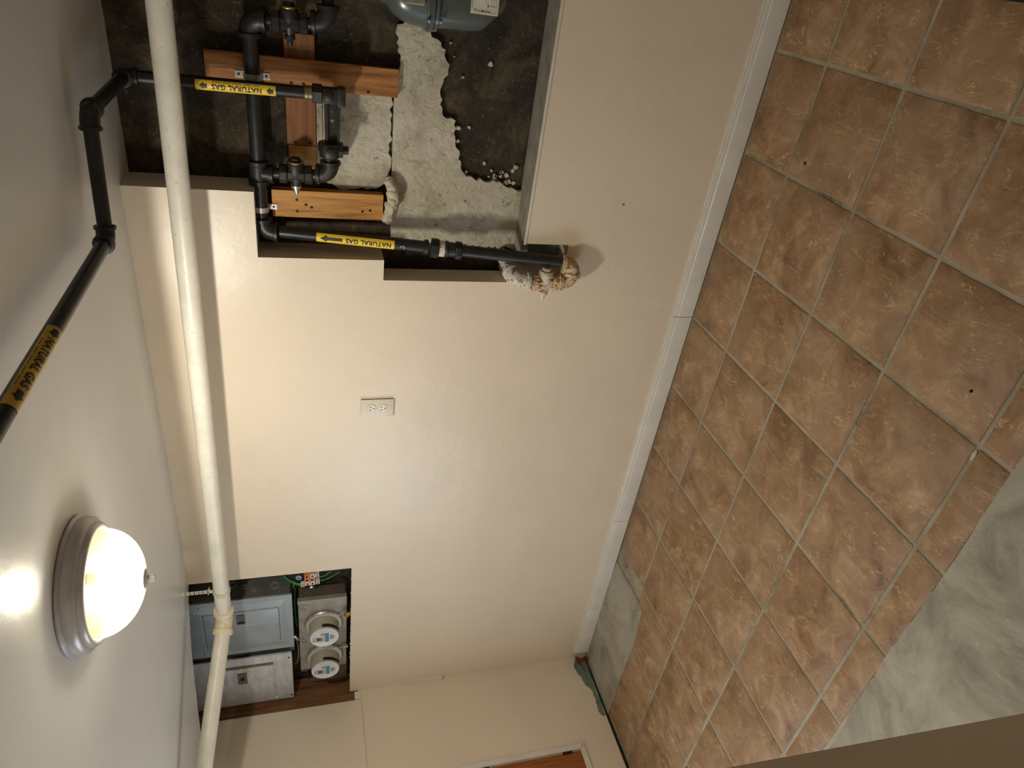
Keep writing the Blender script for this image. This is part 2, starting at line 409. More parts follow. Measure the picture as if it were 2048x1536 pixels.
for k in range(4):
    o = obj('floor_tile', tile_mesh(-P / 2 + G / 2, P / 2 - G / 2, -P / 2 + G / 2, P / 2 - G / 2, 't', k), 'tile', floor, loc=(0, 0, 0)); full.append(o)
used = set()
TX, TY = 3.215, -0.277
rows = [(-0.277, -0.018), (-0.607, -0.277), (-0.937, -0.607), (-1.267, -0.937), (-1.362, -1.267)]
for ri, (ya, yb) in enumerate(rows):
    for k in range(-5, 11):
        xa, xb = TX - (k) * P, TX - (k - 1) * P
        if xa > 4.6: continue
        if ri == 0 and xb < 0.95: continue
        xa2, xb2 = max(xa, 0.012), min(xb, 4.68)
        if xb2 - xa2 < 0.05: continue
        isfull = ri in (1, 2, 3) and xa2 == xa and xb2 == xb
        if isfull:
            j = (ri * 7 + k * 3) % 4
            if j not in used: t = full[j]; used.add(j)
            else: t = full[j].copy(); COL.objects.link(t); t.parent = floor
            t.location = ((xa + xb) / 2, (ya + yb) / 2, 0.0)
        else:
            x0, x1, y0, y1 = xa2 + G / 2, xb2 - G / 2, ya + (G / 2 if ri else G / 2), yb - (G / 2 if ri else 0)
            if ri == 4: y0 = ya
            cx, cy = (x0 + x1) / 2, (y0 + y1) / 2
            t = obj('floor_tile', tile_mesh(x0 - cx, x1 - cx, y0 - cy, y1 - cy, 't', ri * 31 + k), 'tile', None, loc=(0, 0, 0))
            t.parent = floor; t.location = (cx, cy, 0)
rg = random.Random(3)
patch = ragged([(0.802, -0.016), (0.822, -0.20), (0.824, -0.31), (0.808, -0.334), (0.70, -0.350), (0.586, -0.360), (0.30, -0.354), (0.054, -0.358), (0.0, -0.36), (0.0, -0.005), (0.4, -0.005)], 0.003, 0.03, rg)
obj('concrete_patch', prism(B(), patch, XY, -0.02, 0.0012), 'concrete', floor, smooth=0)['label'] = 'bare grey cement in the corner where tiles are missing'
front = ragged([(-0.1, -1.362), (0.6, -1.368), (1.5, -1.380), (1.63, -1.366), (1.9, -1.360), (2.24, -1.366), (2.54, -1.357), (4.6, -1.36)], 0.004, 0.03, rg, closed=False) + [(4.6, -3.3), (-0.1, -3.3)]
obj('concrete_strip', prism(B(), front, XY, -0.02, -0.0006), 'concrete', floor, smooth=0)['label'] = 'bare grey concrete beyond the cut tile edge'

# ---- walls built from rectangular cells so openings are real
def cell_wall(xs, zs, solid, y0, thick, fn):
    bm = B(); V = {}
    def v(x, z, y):
        k = (round(x, 4), round(z, 4), round(y, 4))
        if k not in V: V[k] = bm.verts.new(fn(x, z, y))
        return V[k]
    nx, nz = len(xs) - 1, len(zs) - 1
    S = lambda i, j: 0 <= i < nx and 0 <= j < nz and solid((xs[i] + xs[i + 1]) / 2, (zs[j] + zs[j + 1]) / 2)
    for i in range(nx):
        for j in range(nz):
            if not S(i, j): continue
            x0, x1, z0, z1 = xs[i], xs[i + 1], zs[j], zs[j + 1]; t = y0 + thick((x0 + x1) / 2, (z0 + z1) / 2)
            bm.faces.new((v(x0, z0, y0), v(x1, z0, y0), v(x1, z1, y0), v(x0, z1, y0)))
            bm.faces.new((v(x0, z0, t), v(x0, z1, t), v(x1, z1, t), v(x1, z0, t)))
            if not S(i - 1, j): bm.faces.new((v(x0, z0, y0), v(x0, z1, y0), v(x0, z1, t), v(x0, z0, t)))
            if not S(i + 1, j): bm.faces.new((v(x1, z0, y0), v(x1, z0, t), v(x1, z1, t), v(x1, z1, y0)))
            if not S(i, j - 1): bm.faces.new((v(x0, z0, y0), v(x0, z0, t), v(x1, z0, t), v(x1, z0, y0)))
            if not S(i, j + 1): bm.faces.new((v(x0, z1, y0), v(x1, z1, y0), v(x1, z1, t), v(x0, z1, t)))
    return bm
def main_solid(x, z):
    if x < 0.94 and z > 1.335: return False                      # meter opening
    if 2.65 < x and z > 1.645: return False                      # gas opening, stepped left side
    if 2.436 < x and 1.243 < z < 1.645: return False
    if 2.362 < x and 0.80 < z < 1.243: return False
    if 2.40 < x and 0.754 < z < 0.81: return False
    if 2.40 < x < 2.512 and 0.588 < z < 0.76: return False
    return True
def main_thick(x, z):
    if x < 1.25: return 0.016
    if 2.2 < x < 2.362 and 0.75 < z < 1.243: return 0.10
    return 0.13 if x > 1.6 else 0.05
wb = cell_wall([-0.0, 0.94, 1.25, 1.6, 2.2, 2.362, 2.40, 2.436, 2.512, 2.65, 4.6], [0.0, 0.588, 0.754, 0.80, 1.243, 1.335, 1.645, 2.02], main_solid, 0.0, main_thick, lambda x, z, y: (x, y, z))
wall_back = tag(obj('wall_back', wb, 'wall', smooth=0, recalc=True), 'long cream painted wall with openings cut at the meters and gas pipes', kind='structure')
# dark foundation wall behind the openings
fbm = B(); nx, nz = 110, 58; grid = []
for i in range(nx + 1):
    colv = []
    for j in range(nz + 1):
        x = -0.3 + 5.0 * i / nx; z = -0.02 + 2.36 * j / nz
        d = noise.fractal(Vector((x * 6, z * 6, 3.3)), 0.6, 2.1, 4) * 0.004
        colv.append(fbm.verts.new((x, 0.136 + d, z)))
    grid.append(colv)
for i in range(nx):
    for j in range(nz): fbm.faces.new((grid[i][j], grid[i + 1][j], grid[i + 1][j + 1], grid[i][j + 1]))
wall_outer = tag(obj('wall_outer', fbm, 'foundation', smooth=60), 'dark brown bare foundation wall behind the pipes', kind='structure')
rg = random.Random(11)
pl_low = [(2.455, 1.208), (2.60, 1.213), (2.80, 1.216), (2.93, 1.217), (3.02, 1.204), (3.142, 1.215), (3.16, 1.19), (3.140, 1.125), (3.088, 1.066), (3.03, 1.053), (2.953, 1.071), (2.893, 1.058), (2.881, 1.015), (2.83, 1.012), (2.736, 0.985), (2.70, 0.96), (2.688, 0.90), (2.690, 0.84), (2.664, 0.78), (2.66, 0.74), (2.445, 0.74), (2.448, 0.90), (2.455, 1.05)]
pl = ragged(pl_low, 0.007, 0.012, rg, keep=(0, 1, 2, 3))
obj('plaster_patch', prism(B(), pl, XZ, 0.118, 0.14), 'plaster', wall_outer, smooth=0)['label'] = 'large pale plaster patch with a peeling right edge'
pl_up = [(2.66, 1.226), (2.70, 1.223), (2.85, 1.222), (2.945, 1.224), (2.952, 1.30), (2.962, 1.42), (2.90, 1.46), (2.76, 1.465), (2.68, 1.46), (2.63, 1.38), (2.64, 1.28)]
obj('plaster_patch', prism(B(), ragged(pl_up, 0.006, 0.014, rg), XZ, 0.1245, 0.14), 'plaster', wall_outer, smooth=0)['label'] = 'smaller pale plaster patch above the ledge line'
fl = B()
for k in range(34):
    cx = 2.665 + rg.random() * 0.09; cz = 0.985 - rg.random() * 0.20
    if k > 22: cx, cz = 2.70 + rg.random() * 0.42, 1.06 - rg.random() * 0.09 * (1 if k < 30 else 2)
    rr = 0.002 + rg.random() * 0.007; n = 7
    prism(fl, [(cx + math.cos(2 * math.pi * i / n) * rr * (0.5 + rg.random()), cz + math.sin(2 * math.pi * i / n) * rr * (0.5 + rg.random())) for i in range(n)], XZ, 0.1275, 0.14)
obj('plaster_flakes', fl, 'plaster', wall_outer, smooth=0, kind='stuff')

# ---- end wall (left): cut away beside the meters, gap above the floor
def end_solid(y, z):
    if y > -0.052 and z > 1.292: return False
    if -0.86 < y < -0.515 and 0.212 < z < 0.82: return False
    if -2.32 < y < -1.28 and 0.46 < z < 1.50: return False
    return True
eb = cell_wall([-3.3, -2.32, -1.28, -0.86, -0.515, -0.052, 0.0], [0.014, 0.212, 0.46, 0.82, 1.292, 1.50, 2.02], end_solid, 0.0, lambda y, z: -0.016, lambda y, z, x: (x, y, z))
wall_left = tag(obj('wall_left', eb, 'wall', smooth=0), 'cream painted end wall with a small framed door', kind='structure')
ub = B(); box(ub, 0.0, 0.006, -1.22, -0.056, 1.283, 2.015)
obj('upper_panel', ub, 'wall', wall_left, smooth=0)['label'] = 'upper drywall sheet with a taped seam'
gs = ragged([(-0.005, 0.016), (-0.30, 0.016), (-0.365, 0.016), (-0.366, 0.034)], 0.002, 0.03, rg, closed=False) + ragged([(-0.345, 0.046), (-0.30, 0.042), (-0.23, 0.040), (-0.20, 0.045), (-0.175, 0.066), (-0.13, 0.070), (-0.093, 0.086), (-0.06, 0.094), (-0.03, 0.080), (-0.005, 0.07)], 0.004, 0.012, rg, closed=False)
obj('unpainted_strip', prism(B(), gs, YZ, -0.002, 0.0007), 'greenboard', wall_left, smooth=0)['label'] = 'bare green drywall strip along the floor'
db = B(); box(db, -0.11, -0.09, -3.3, 0.13, -0.02, 2.3)
obj('backing', db, 'dark_gap', wall_left, smooth=0)
# ceiling with a ragged cut-out above the breaker panels
cut = ragged([(0.94, 0.0), (0.911, -0.031), (0.80, -0.088), (0.688, -0.138), (0.52, -0.178), (0.261, -0.226), (0.10, -0.25), (-0.12, -0.275)], 0.004, 0.016, random.Random(5), closed=False)
cp = [(4.6, 0.14), (0.94, 0.14)] + cut + [(-0.12, -3.3), (4.6, -3.3)]
ceiling = tag(obj('ceiling', prism(B(), cp, XY, H, H + 0.014), 'ceiling', smooth=0), 'flat off-white painted ceiling', kind='structure')
cb = B(); box(cb, -0.2, 4.7, -3.4, 0.2, 2.32, 2.36); box(cb, 0.96, 0.99, -0.4, 0.13, H + 0.014, 2.32); box(cb, -0.12, 0.97, -0.45, -0.42, H + 0.014, 2.32)
obj('joist_cavity', cb, 'dark_gap', ceiling, smooth=0)
for nm, bx, lb in (('wall_right', (4.55, 4.6, -3.3, 0.0), 'cream wall to the right outside the view'), ('wall_front', (-0.1, 4.6, -3.35, -3.3), 'cream wall behind the camera')):
    b_ = B(); box(b_, bx[0], bx[1], bx[2], bx[3], -0.02, 2.02); tag(obj(nm, b_, 'wall', smooth=0), lb, kind='structure')
# near partition whose out-of-plumb edge shows at the lower right of the photo
pb = B(); box(pb, 2.17, 2.30, -3.3, -1.747, -0.01, 2.01)
for v in pb.verts:
    if v.co.y > -2: v.co.y += 0.025 * v.co.z
tag(obj('wall_partition', pb, 'wall', smooth=0), 'brown shaded edge of a near partition wall', kind='structure')
# ledge on top of the low wall below the gas opening
lb_ = B(); box(lb_, 2.512, 4.55, 0.003, 0.128, 0.740, 0.7555); box(lb_, 2.452, 2.512, 0.03, 0.128, 0.730, 0.7555)
tag(obj('trim_1', lb_, 'ledge', smooth=0), 'grey ledge on top of the low wall below the gas meter', kind='structure')
lb_ = B(); box(lb_, 2.508, 4.55, -0.003, 0.004, 0.749, 0.7575, 0.001)
tag(obj('trim_2', lb_, 'caulk', smooth=0), 'pale corner bead along the front of the grey ledge', kind='structure')
gb = B(); box(gb, 2.37, 2.55, 0.085, 0.095, 0.55, 0.735)
obj('green_board', gb, 'greenboard', wall_back, smooth=0)['label'] = 'green drywall seen inside the lower hole'
sb = B(); box(sb, 2.437, 2.458, 0.008, 0.085, 0.715, 0.752)
obj('stud_end', sb, 'white_board', wall_back, smooth=0)
# torn paper and plaster crumbs on the cut edges
tb = B(); rg = random.Random(21)
def chip(c, n, s):
    c = Vector(c); n = Vector(n)
    _, u, v = frame(n); k = 5
    pts = [c + (u * math.cos(2 * math.pi * i / k) + v * math.sin(2 * math.pi * i / k)) * s * (0.4 + rg.random()) for i in range(k)]
    top = [p + n * s * 0.3 for p in pts]
    A_ = [tb.verts.new(p) for p in pts]; B_ = [tb.verts.new(p) for p in top]
    tb.faces.new(A_); tb.faces.new(B_)
    for i in range(k): tb.faces.new((A_[i], A_[(i + 1) % k], B_[(i + 1) % k], B_[i]))
for i in range(42): chip((0.94 - rg.random() * 0.006, 0.004 + rg.random() * 0.01, 1.34 + rg.random() * 0.66), (-0.6, -0.8, 0), 0.0025 + rg.random() * 0.004)
for i in range(24): chip((0.12 + rg.random() * 0.8, 0.006, 1.336), (0, -0.5, 0.8), 0.002 + rg.random() * 0.003)
for i in range(26):
    k = rg.randrange(len(cut)); chip((cut[k][0], cut[k][1], H + 0.004), (0, 0.7, -0.6), 0.003 + rg.random() * 0.005)
obj('torn_paper', tb, 'white_board', wall_back, smooth=0, kind='stuff')
sl_ = B(); box(sl_, 0.005, 0.0078, -1.22, -0.056, 1.2805, 1.2850); obj('seam_bead', sl_, 'caulk', wall_left, smooth=0)
ps_ = B(); prism(ps_, ragged([(2.668, 0.405), (2.674, 0.407), (2.676, 0.414), (2.671, 0.417), (2.666, 0.412)], 0.0012, 0.002), XZ, -0.0005, 0.001); obj('paint_scar', ps_, 'ledge', wall_back, smooth=0)['label'] = 'small scuffed scar in the wall paint'
cb2 = B(); box(cb2, -0.012, 0.004, -0.05, -0.006, 1.283, 1.312, 0.002); box(cb2, -0.004, 0.003, -0.075, -0.045, 1.300, 1.306)
obj('broken_corner', cb2, 'white_board', wall_left, smooth=0)['label'] = 'broken white drywall corner below the meter opening'

# ---- baseboard in butted lengths
def baseboard(x0, x1):
    bm = B(); prof = [(0.0, 0.003), (-0.0135, 0.003), (-0.0135, 0.062), (-0.0122, 0.066), (-0.0100, 0.068), (-0.0092, 0.077), (-0.0070, 0.083), (-0.0035, 0.087), (0.0, 0.087)]
    a = [bm.verts.new((x0, y, z)) for y, z in prof]; b = [bm.verts.new((x1, y, z)) for y, z in prof]; n = len(prof)
    for k in range(n): bm.faces.new((a[k], a[(k + 1) % n], b[(k + 1) % n], b[k]))
    bm.faces.new(a); bm.faces.new(b); return bm
for i, (a, b) in enumerate([(0.058, 0.446), (0.448, 1.092), (1.0945, 2.225), (2.2275, 4.55)]):
    o = tag(obj('baseboard_%d' % (i + 1), baseboard(a, b), 'base', smooth=25), ['short white baseboard length next to the end wall', 'second white baseboard length from the corner', 'long white baseboard length below the outlet', 'white baseboard length below the gas pipes'][i], kind='structure')
kb = B(); box(kb, 0.06, 4.5, -0.0068, 0.0, 0.0835, 0.0885, 0.0015)
obj('caulk_bead', kb, 'caulk', wall_back, smooth=0)

# ---- window in the end wall (outside the photo, source of the cool daylight)
wn = B(); box(wn, -0.014, 0.012, -2.37, -2.32, 0.41, 1.55); box(wn, -0.014, 0.012, -1.28, -1.23, 0.41, 1.55); box(wn, -0.014, 0.012, -2.32, -1.28, 1.50, 1.55); box(wn, -0.014, 0.02, -2.32, -1.28, 0.41, 0.46); box(wn, -0.012, 0.006, -1.81, -1.79, 0.46, 1.50)
tag(obj('window_1', wn, 'base', smooth=0), 'white framed window in the end wall left of the view', kind='structure')

# ---- small door low in the end wall
dr = B(); box(dr, -0.03, -0.012, -0.87, -0.50, 0.205, 0.83)
door = tag(obj('door_1', dr, 'door', smooth=0), 'low brown access door with white casing in the end wall', kind='structure')
def casing(pts):
    bm = B(); prism(bm, pts, YZ, -0.004, 0.011); bmesh.ops.bevel(bm, geom=bm.edges[:], offset=0.002, segments=1, affect='EDGES'); return bm
obj('casing', casing([(-0.488, 0.19), (-0.515, 0.217), (-0.515, 0.815), (-0.488, 0.845)]), 'base', door, smooth=0)
obj('casing', casing([(-0.489, 0.189), (-0.516, 0.216), (-0.86, 0.216), (-0.89, 0.189)]), 'base', door, smooth=0)
obj('casing', casing([(-0.488, 0.846), (-0.515, 0.816), (-0.86, 0.816), (-0.89, 0.846)]), 'base', door, smooth=0)
obj('casing', casing([(-0.89, 0.19), (-0.862, 0.217), (-0.862, 0.815), (-0.89, 0.845)]), 'base', door, smooth=0)
hb = B(); box(hb, -0.008, 0.003, -0.523, -0.514, 0.262, 0.312); box(hb, -0.008, 0.003, -0.523, -0.514, 0.70, 0.75)
obj('hinge', hb, 'slot', door, smooth=0)

# ================================================================== CEILING LAMP
LX, LY = 2.06, -0.97
lamp = thing('ceiling_lamp', (LX, LY, H), 'round flush ceiling lamp with grey ring and glowing frosted glass bowl', 'lamp')
DN = (0, 0, -1)
obj('base_ring', lathe(B(), (LX, LY, H), DN, [(0.150, 0.0), (0.156, 0.002), (0.1575, 0.006), (0.154, 0.009), (0.151, 0.011), (0.152, 0.020), (0.149, 0.030), (0.142, 0.036), (0.138, 0.0375), (0.137, 0.042), (0.134, 0.047), (0.129, 0.0495), (0.124, 0.049), (0.120, 0.045), (0.119, 0.043)], 72), 'ring', lamp)
obj('inner_pan', lathe(B(), (LX, LY, H), DN, [(0.1185, 0.046), (0.116, 0.03), (0.110, 0.014), (0.0, 0.012)], 48), 'pan', lamp)
prof = [(0.1215, 0.043)] + [(0.1215 * math.cos(a) ** 0.9, 0.046 + 0.091 * math.sin(a)) for a in [R_(x) for x in range(0, 86, 6)]] + [(0.004, 0.137)]
db_ = B(); lathe(db_, (LX, LY, H), DN, prof, 64); 
bmesh.ops.delete(db_, geom=[f for f in db_.faces if len(f.verts) > 10], context='FACES')
obj('glass_bowl', db_, 'dome', lamp)
obj('finial', lathe(B(), (LX, LY, H), DN, [(0.0, 0.131), (0.021, 0.133), (0.023, 0.138), (0.016, 0.1415), (0.0075, 0.143), (0.0065, 0.147), (0.0085, 0.149), (0.0092, 0.155), (0.007, 0.159), (0.0, 0.160)], 24), 'frost', lamp)
for i, (dx, dy) in enumerate(((0.040, -0.030), (-0.040, 0.030))):
    obj('bulb_socket', lathe(B(), (LX + dx * 2.0, LY + dy * 2.0, H - 0.052), (-dx, -dy, -0.004), [(0.0, 0), (0.013, 0.0), (0.013, 0.022), (0.0, 0.022)], 16), 'white_pl', lamp)
    ld = bpy.data.lights.new('bulb', 'SPOT'); ld.energy = LAMP_W; ld.shadow_soft_size = 0.032; ld.color = (1.0, 0.985, 0.955)
    ld.spot_size = R_(180); ld.spot_blend = 0.03
    lo = bpy.data.objects.new('bulb', ld); COL.objects.link(lo); lo.parent = lamp; lo.location = (dx, dy, -0.064)
ld = bpy.data.lights.new('bulb_glow', 'POINT'); ld.energy = LAMP_W * 0.28; ld.shadow_soft_size = 0.05; ld.color = (1.0, 0.96, 0.86)
lo = bpy.data.objects.new('bulb_glow', ld); COL.objects.link(lo); lo.parent = lamp; lo.location = (0, 0, -0.074)

# ================================================================== WHITE DRAIN PIPE
RP = 0.0302
ax = lambda x: Vector((x, -0.158, 1.823 + 0.0175 * (3 - x)))
dpipe = thing('drain_pipe', ax(2.0), 'cream plastic drain pipe running along the wall below the ceiling', 'pipe')
J = ax(0.885); D1 = Vector((-1, 0, 0.0175)).normalized(); D2 = Vector((-0.5, -0.866, 0.11)).normalized()
obj('straight_pipe', cyl(B(), ax(4.54), J - D1 * 0.02, RP, 36), 'pvc', dpipe)
obj('angled_pipe', cyl(B(), J + D2 * 0.02, J + D2 * 0.86, RP, 36), 'pvc', dpipe)
fb_ = B(); pts = [J - D1 * 0.052, J - D1 * 0.03] + [(J - D1 * 0.03) * (1 - t) ** 2 + J * 2 * t * (1 - t) + (J + D2 * 0.03) * t * t for t in (0.2, 0.4, 0.6, 0.8)] + [J + D2 * 0.03, J + D2 * 0.052]
sweep(fb_, pts, RP * 1.12, 36)
bend = obj('bend_fitting', fb_, 'pvc_joint', dpipe)
for c, d in ((J - D1 * 0.050, -D1), (J + D2 * 0.050, D2)):
    obj('hub_ring', lathe(B(), c - d * 0.012, d, [(RP * 1.12, 0), (RP * 1.27, 0.003), (RP * 1.30, 0.010), (RP * 1.29, 0.020), (RP * 1.20, 0.024), (RP * 1.0, 0.024)], 36), 'pvc_joint', bend)
# perforated hanger strap: a band of links with holes
hs = thing('hanger_strap', (1.06, -0.158, H), 'perforated pale metal strap hanging the drain pipe from the ceiling', 'strap')
def strap_link(bm, p, t, n, L=0.019, W=0.019, th=0.001):
    t, n = Vector(t).normalized(), Vector(n).normalized(); s = t.cross(n); k = 12
    inn = [(math.cos(2 * math.pi * i / k) * 0.0024, math.sin(2 * math.pi * i / k) * 0.0024) for i in range(k)]
    def sq(i):
        a = 2 * math.pi * i / k; c, q = math.cos(a), math.sin(a); m = max(abs(c), abs(q)); return (c / m * L / 2, q / m * W / 2)
    ou = [sq(i) for i in range(k)]; lay = []
    for d in (0, th): lay.append([[bm.verts.new(Vector(p) + t * a + s * b + n * d) for a, b in r] for r in (inn, ou)])
    for i in range(k):
        j = (i + 1) % k
        bm.faces.new((lay[0][0][i], lay[0][0][j], lay[0][1][j], lay[0][1][i])); bm.faces.new((lay[1][0][i], lay[1][1][i], lay[1][1][j], lay[1][0][j]))
        bm.faces.new((lay[0][0][i], lay[1][0][i], lay[1][0][j], lay[0][0][j])); bm.faces.new((lay[0][1][i], lay[0][1][j], lay[1][1][j], lay[1][1][i]))
hb = B(); pc = ax(1.06); rr = RP + 0.0012
path = []
ztop = H - 0.002; zp = pc.z + rr
for k in range(7): path.append(((1.062, pc.y + 0.0015, ztop - 0.0095 - (ztop - zp - 0.006) * k / 7), (0.02, 0, -1), (0, -1, 0)))
for k in range(12):
    a = 2 * math.pi * k / 12; path.append(((1.062, pc.y + math.cos(a) * rr, pc.z + math.sin(a) * rr), (0, -math.sin(a), math.cos(a)), (0, math.cos(a), math.sin(a))))
for p, t, n in path: strap_link(hb, p, t, n)
obj('band', hb, 'hanger', hs, smooth=0)
sbm = B(); cyl(sbm, (1.062, pc.y - 0.014, zp + 0.016), (1.062, pc.y + 0.022, zp + 0.017), 0.0028, 10); obj('strap_bolt', sbm, 'silver', hs)
nb = B(); lathe(nb, (1.062, pc.y + 0.006, zp + 0.017), (0, 1, 0), [(0, 0), (0.006, 0), (0.006, 0.005), (0, 0.005)], 6); obj('nut', nb, 'silver', hs, smooth=0)

# ================================================================== GAS PIPING
HY, HZ, HR = 0.070, 1.632, 0.0218
gh = thing('gas_header_pipe', (2.8, HY, HZ), 'thick horizontal black gas pipe clamped across the two upright boards', 'pipe')
obj('header', cyl(B(), (2.52, HY, 1.630), (3.115, HY, HZ), HR, 28), 'black_pipe', gh)
eb_ = B(); elbow(eb_, (2.497, HY, 1.629), (1, 0, 0), (-0.02, -0.1, -1), HR, 0.048); obj('elbow', eb_, 'black_fit', gh)
T0 = Vector((2.502, HY, 1.62)); T1 = Vector((2.466, -0.048, 0.585)); TD = (T1 - T0).normalized()
at = lambda z: T0 + (T1 - T0) * ((T0.z - z) / (T0.z - T1.z))
gd = thing('gas_drop_pipe', at(1.10), 'black gas pipe with a union and yellow sticker dropping to the rusty elbow', 'pipe')
obj('drop_pipe', cyl(B(), at(1.5755), at(1.10), 0.0205, 28), 'black_pipe', gd)
obj('drop_pipe', cyl(B(), at(1.02), at(0.605), 0.0205, 28), 'black_pipe', gd)
# tee on the header, elbow on its right end
tb_ = B(); lathe(tb_, (2.652, HY, 1.631), (1, 0, 0), [(HR, 0), (HR * 1.42, 0.002), (HR * 1.42, 0.014), (HR * 1.25, 0.018), (HR * 1.25, 0.058), (HR * 1.42, 0.062), (HR * 1.42, 0.074), (HR, 0.076)], 28)
lathe(tb_, (2.690, HY, 1.631), (0, -0.22, -1), [(HR * 1.1, 0), (HR * 1.1, 0.034), (HR * 1.35, 0.036), (HR * 1.35, 0.048), (HR * 0.9, 0.049)], 24)
obj('tee', tb_, 'black_fit', gh)
eb_ = B(); elbow(eb_, (3.120, HY, HZ), (-1, 0, 0), (0, -0.2, -1), HR * 1.05, 0.050); obj('elbow', eb_, 'black_fit', gh)
# union on the drop leg
ub_ = B(); c0 = at(1.100)
lathe(ub_, c0, TD, [(0.0205, -0.010), (0.0255, -0.008), (0.0255, 0.004), (0.021, 0.006)], 24)
obj('union_collar', ub_, 'black_fit', gd)
ub_ = B(); lathe(ub_, at(1.086), TD, [(0.020, 0), (0.0325, 0.001), (0.0335, 0.003), (0.0335, 0.025), (0.0325, 0.027), (0.020, 0.028)], 8, 0.2); obj('union_nut', ub_, 'black_fit', gd, smooth=0)
ub_ = B(); lathe(ub_, at(1.058), TD, [(0.027, 0), (0.0275, 0.001), (0.0275, 0.018), (0.027, 0.019)], 28); ul = obj('union_band', ub_, 'sticker', gd); ul['label'] = 'white stained sticker band round the union'
ib = B()
for q, (u0, v0, du, dv) in enumerate(((0.003, 0.010, 0.002, 0.004), (0.003, 0.003, 0.002, 0.003), (0.003, -0.004, 0.002, 0.004), (-0.004, 0.012, 0.002, 0.007), (0.0035, -0.014, 0.003, 0.005), (-0.001, -0.001, 0.0015, 0.002), (-0.001, 0.005, 0.0015, 0.002))): rect2(ib, u0, u0 + du, v0, v0 + dv)
wrap(ib, at(1.0485), -TD, (0.1, -1, 0), 0.0278, 6, 0.02); obj('print', ib, 'copper', ul, smooth=0)
ub_ = B(); lathe(ub_, at(1.039), TD, [(0.027, 0), (0.029, 0.003), (0.029, 0.010), (0.0255, 0.014), (0.0255, 0.036)], 28); obj('union_body', ub_, 'black_fit', gd)
ub_ = B(); lathe(ub_, at(1.003), TD, [(0.020, 0), (0.0305, 0.001), (0.0315, 0.003), (0.0315, 0.020), (0.0300, 0.023), (0.020, 0.024)], 8, 0.2); obj('union_nut', ub_, 'black_fit', gd, smooth=0)
sb_ = B(); q0 = at(1.185); sweep(sb_, [q0 + Vector((-0.008, -0.0195, -0.006)), q0 + Vector((-0.003, -0.0208, -0.009)), q0 + Vector((0.002, -0.0210, -0.004)), q0 + Vector((0.001, -0.0210, 0.003)), q0 + Vector((-0.005, -0.0202, 0.006))], [0.0008, 0.0013, 0.0015, 0.0012, 0.0007], 6); obj('paint_mark', sb_, 'white_pl', gd, smooth=0)

def gas_label(parent, o, u, n, r, L, hgt, layout, mat, name='gas_label'):
    """yellow sticker with NATURAL GAS lettering; layout: list of (kind, start, end) along u in fractions"""
    lb = B(); rect2(lb, -L / 2, L / 2, -hgt / 2, hgt / 2)
    lo = obj(name, wrap(lb, o, u, n, r + 0.0006, 10, hgt / 2), mat, parent); lo['label'] = 'yellow NATURAL GAS sticker with black arrows'
    ib = B()
    for kind, a, b in layout:
        x0, x1 = (a - 0.5) * L, (b - 0.5) * L
        if kind == 'arrow': arrow2(ib, x0, x1, hgt * 0.32, (x1 - x0) * 0.55, hgt * 0.18)
        elif kind == 'long': arrow2(ib, x0, x1, hgt * 0.34, (x1 - x0) * 0.31, hgt * 0.16)
        elif kind == 'fine':
            for q in range(26):
                if q in (4, 9, 15, 20): continue
                xx = x0 + (x1 - x0) * q / 26; rect2(ib, xx, xx + (x1 - x0) / 38, -hgt * 0.40, -hgt * 0.35)
        else:
            t = text_bm('NATURAL GAS', x1 - x0, hgt * 0.47, 0.032, 1.1)
            for v in t.verts: v.co.x += (x0 + x1) / 2; v.co.y += hgt * 0.02
            merge(ib, t)
    obj('lettering', wrap(ib, o, u, n, r + 0.0011, 12, hgt / 2), 'ink', lo, smooth=0)
gas_label(gd, at(1.334), -TD, (0.02, -1, 0), 0.0205, 0.254, 0.034, [('text', 0.045, 0.63), ('long', 0.67, 0.955)], 'label')

# header clamps
def clamp(name, x, z, label, ears):
    t = thing(name, (x, 0.092, z), label, 'clamp')
    bm = B(); r0, w_ = HR + 0.0005, 0.0085; n = 16
    pr = [(math.cos(R_(a)), math.sin(R_(a))) for a in [180 - 180 * k / n for k in range(n + 1)]]
    vs = []
    for q, s in pr:
        for rr_ in (r0, r0 + 0.0022):
            for xx in (x - w_, x + w_): vs.append(bm.verts.new((xx, HY - s * rr_, z + q * rr_)))
    for k in range(n):
        a = k * 4; b = a + 4
        for f in ((0, 1, 1, 0), ): pass
        bm.faces.new((vs[a], vs[b], vs[b + 1], vs[a + 1])); bm.faces.new((vs[a + 2], vs[a + 3], vs[b + 3], vs[b + 2]))
        bm.faces.new((vs[a], vs[a + 2], vs[b + 2], vs[b])); bm.faces.new((vs[a + 1], vs[b + 1], vs[b + 3], vs[a + 3]))
    obj('strap_band', bm, 'galv', t)
    for sgn in ears:
        bm = B(); z0, z1 = z + sgn * (HR - 0.001), z + sgn * (HR + 0.027)
        box(bm, x - w_ - 0.001, x + w_ + 0.001, 0.0895, 0.0918, min(z0, z1), max(z0, z1), 0.0008)
        e = obj('ear', bm, 'galv', t, smooth=0)
        bm = B(); lathe(bm, (x, 0.0895, z + sgn * (HR + 0.016)), (0, -1, 0), [(0, -0.002), (0.0038, -0.001), (0.0034, 0.0012), (0, 0.002)], 10); obj('screw', bm, 'slot', e)
clamp('pipe_clamp', 2.967, 1.632, 'two-hole silver clamp holding the black header to the tall reddish board', (1, -1))
clamp('pipe_clamp', 2.574, 1.630, 'one-hole silver clamp holding the black pipe to the golden board', (-1,))

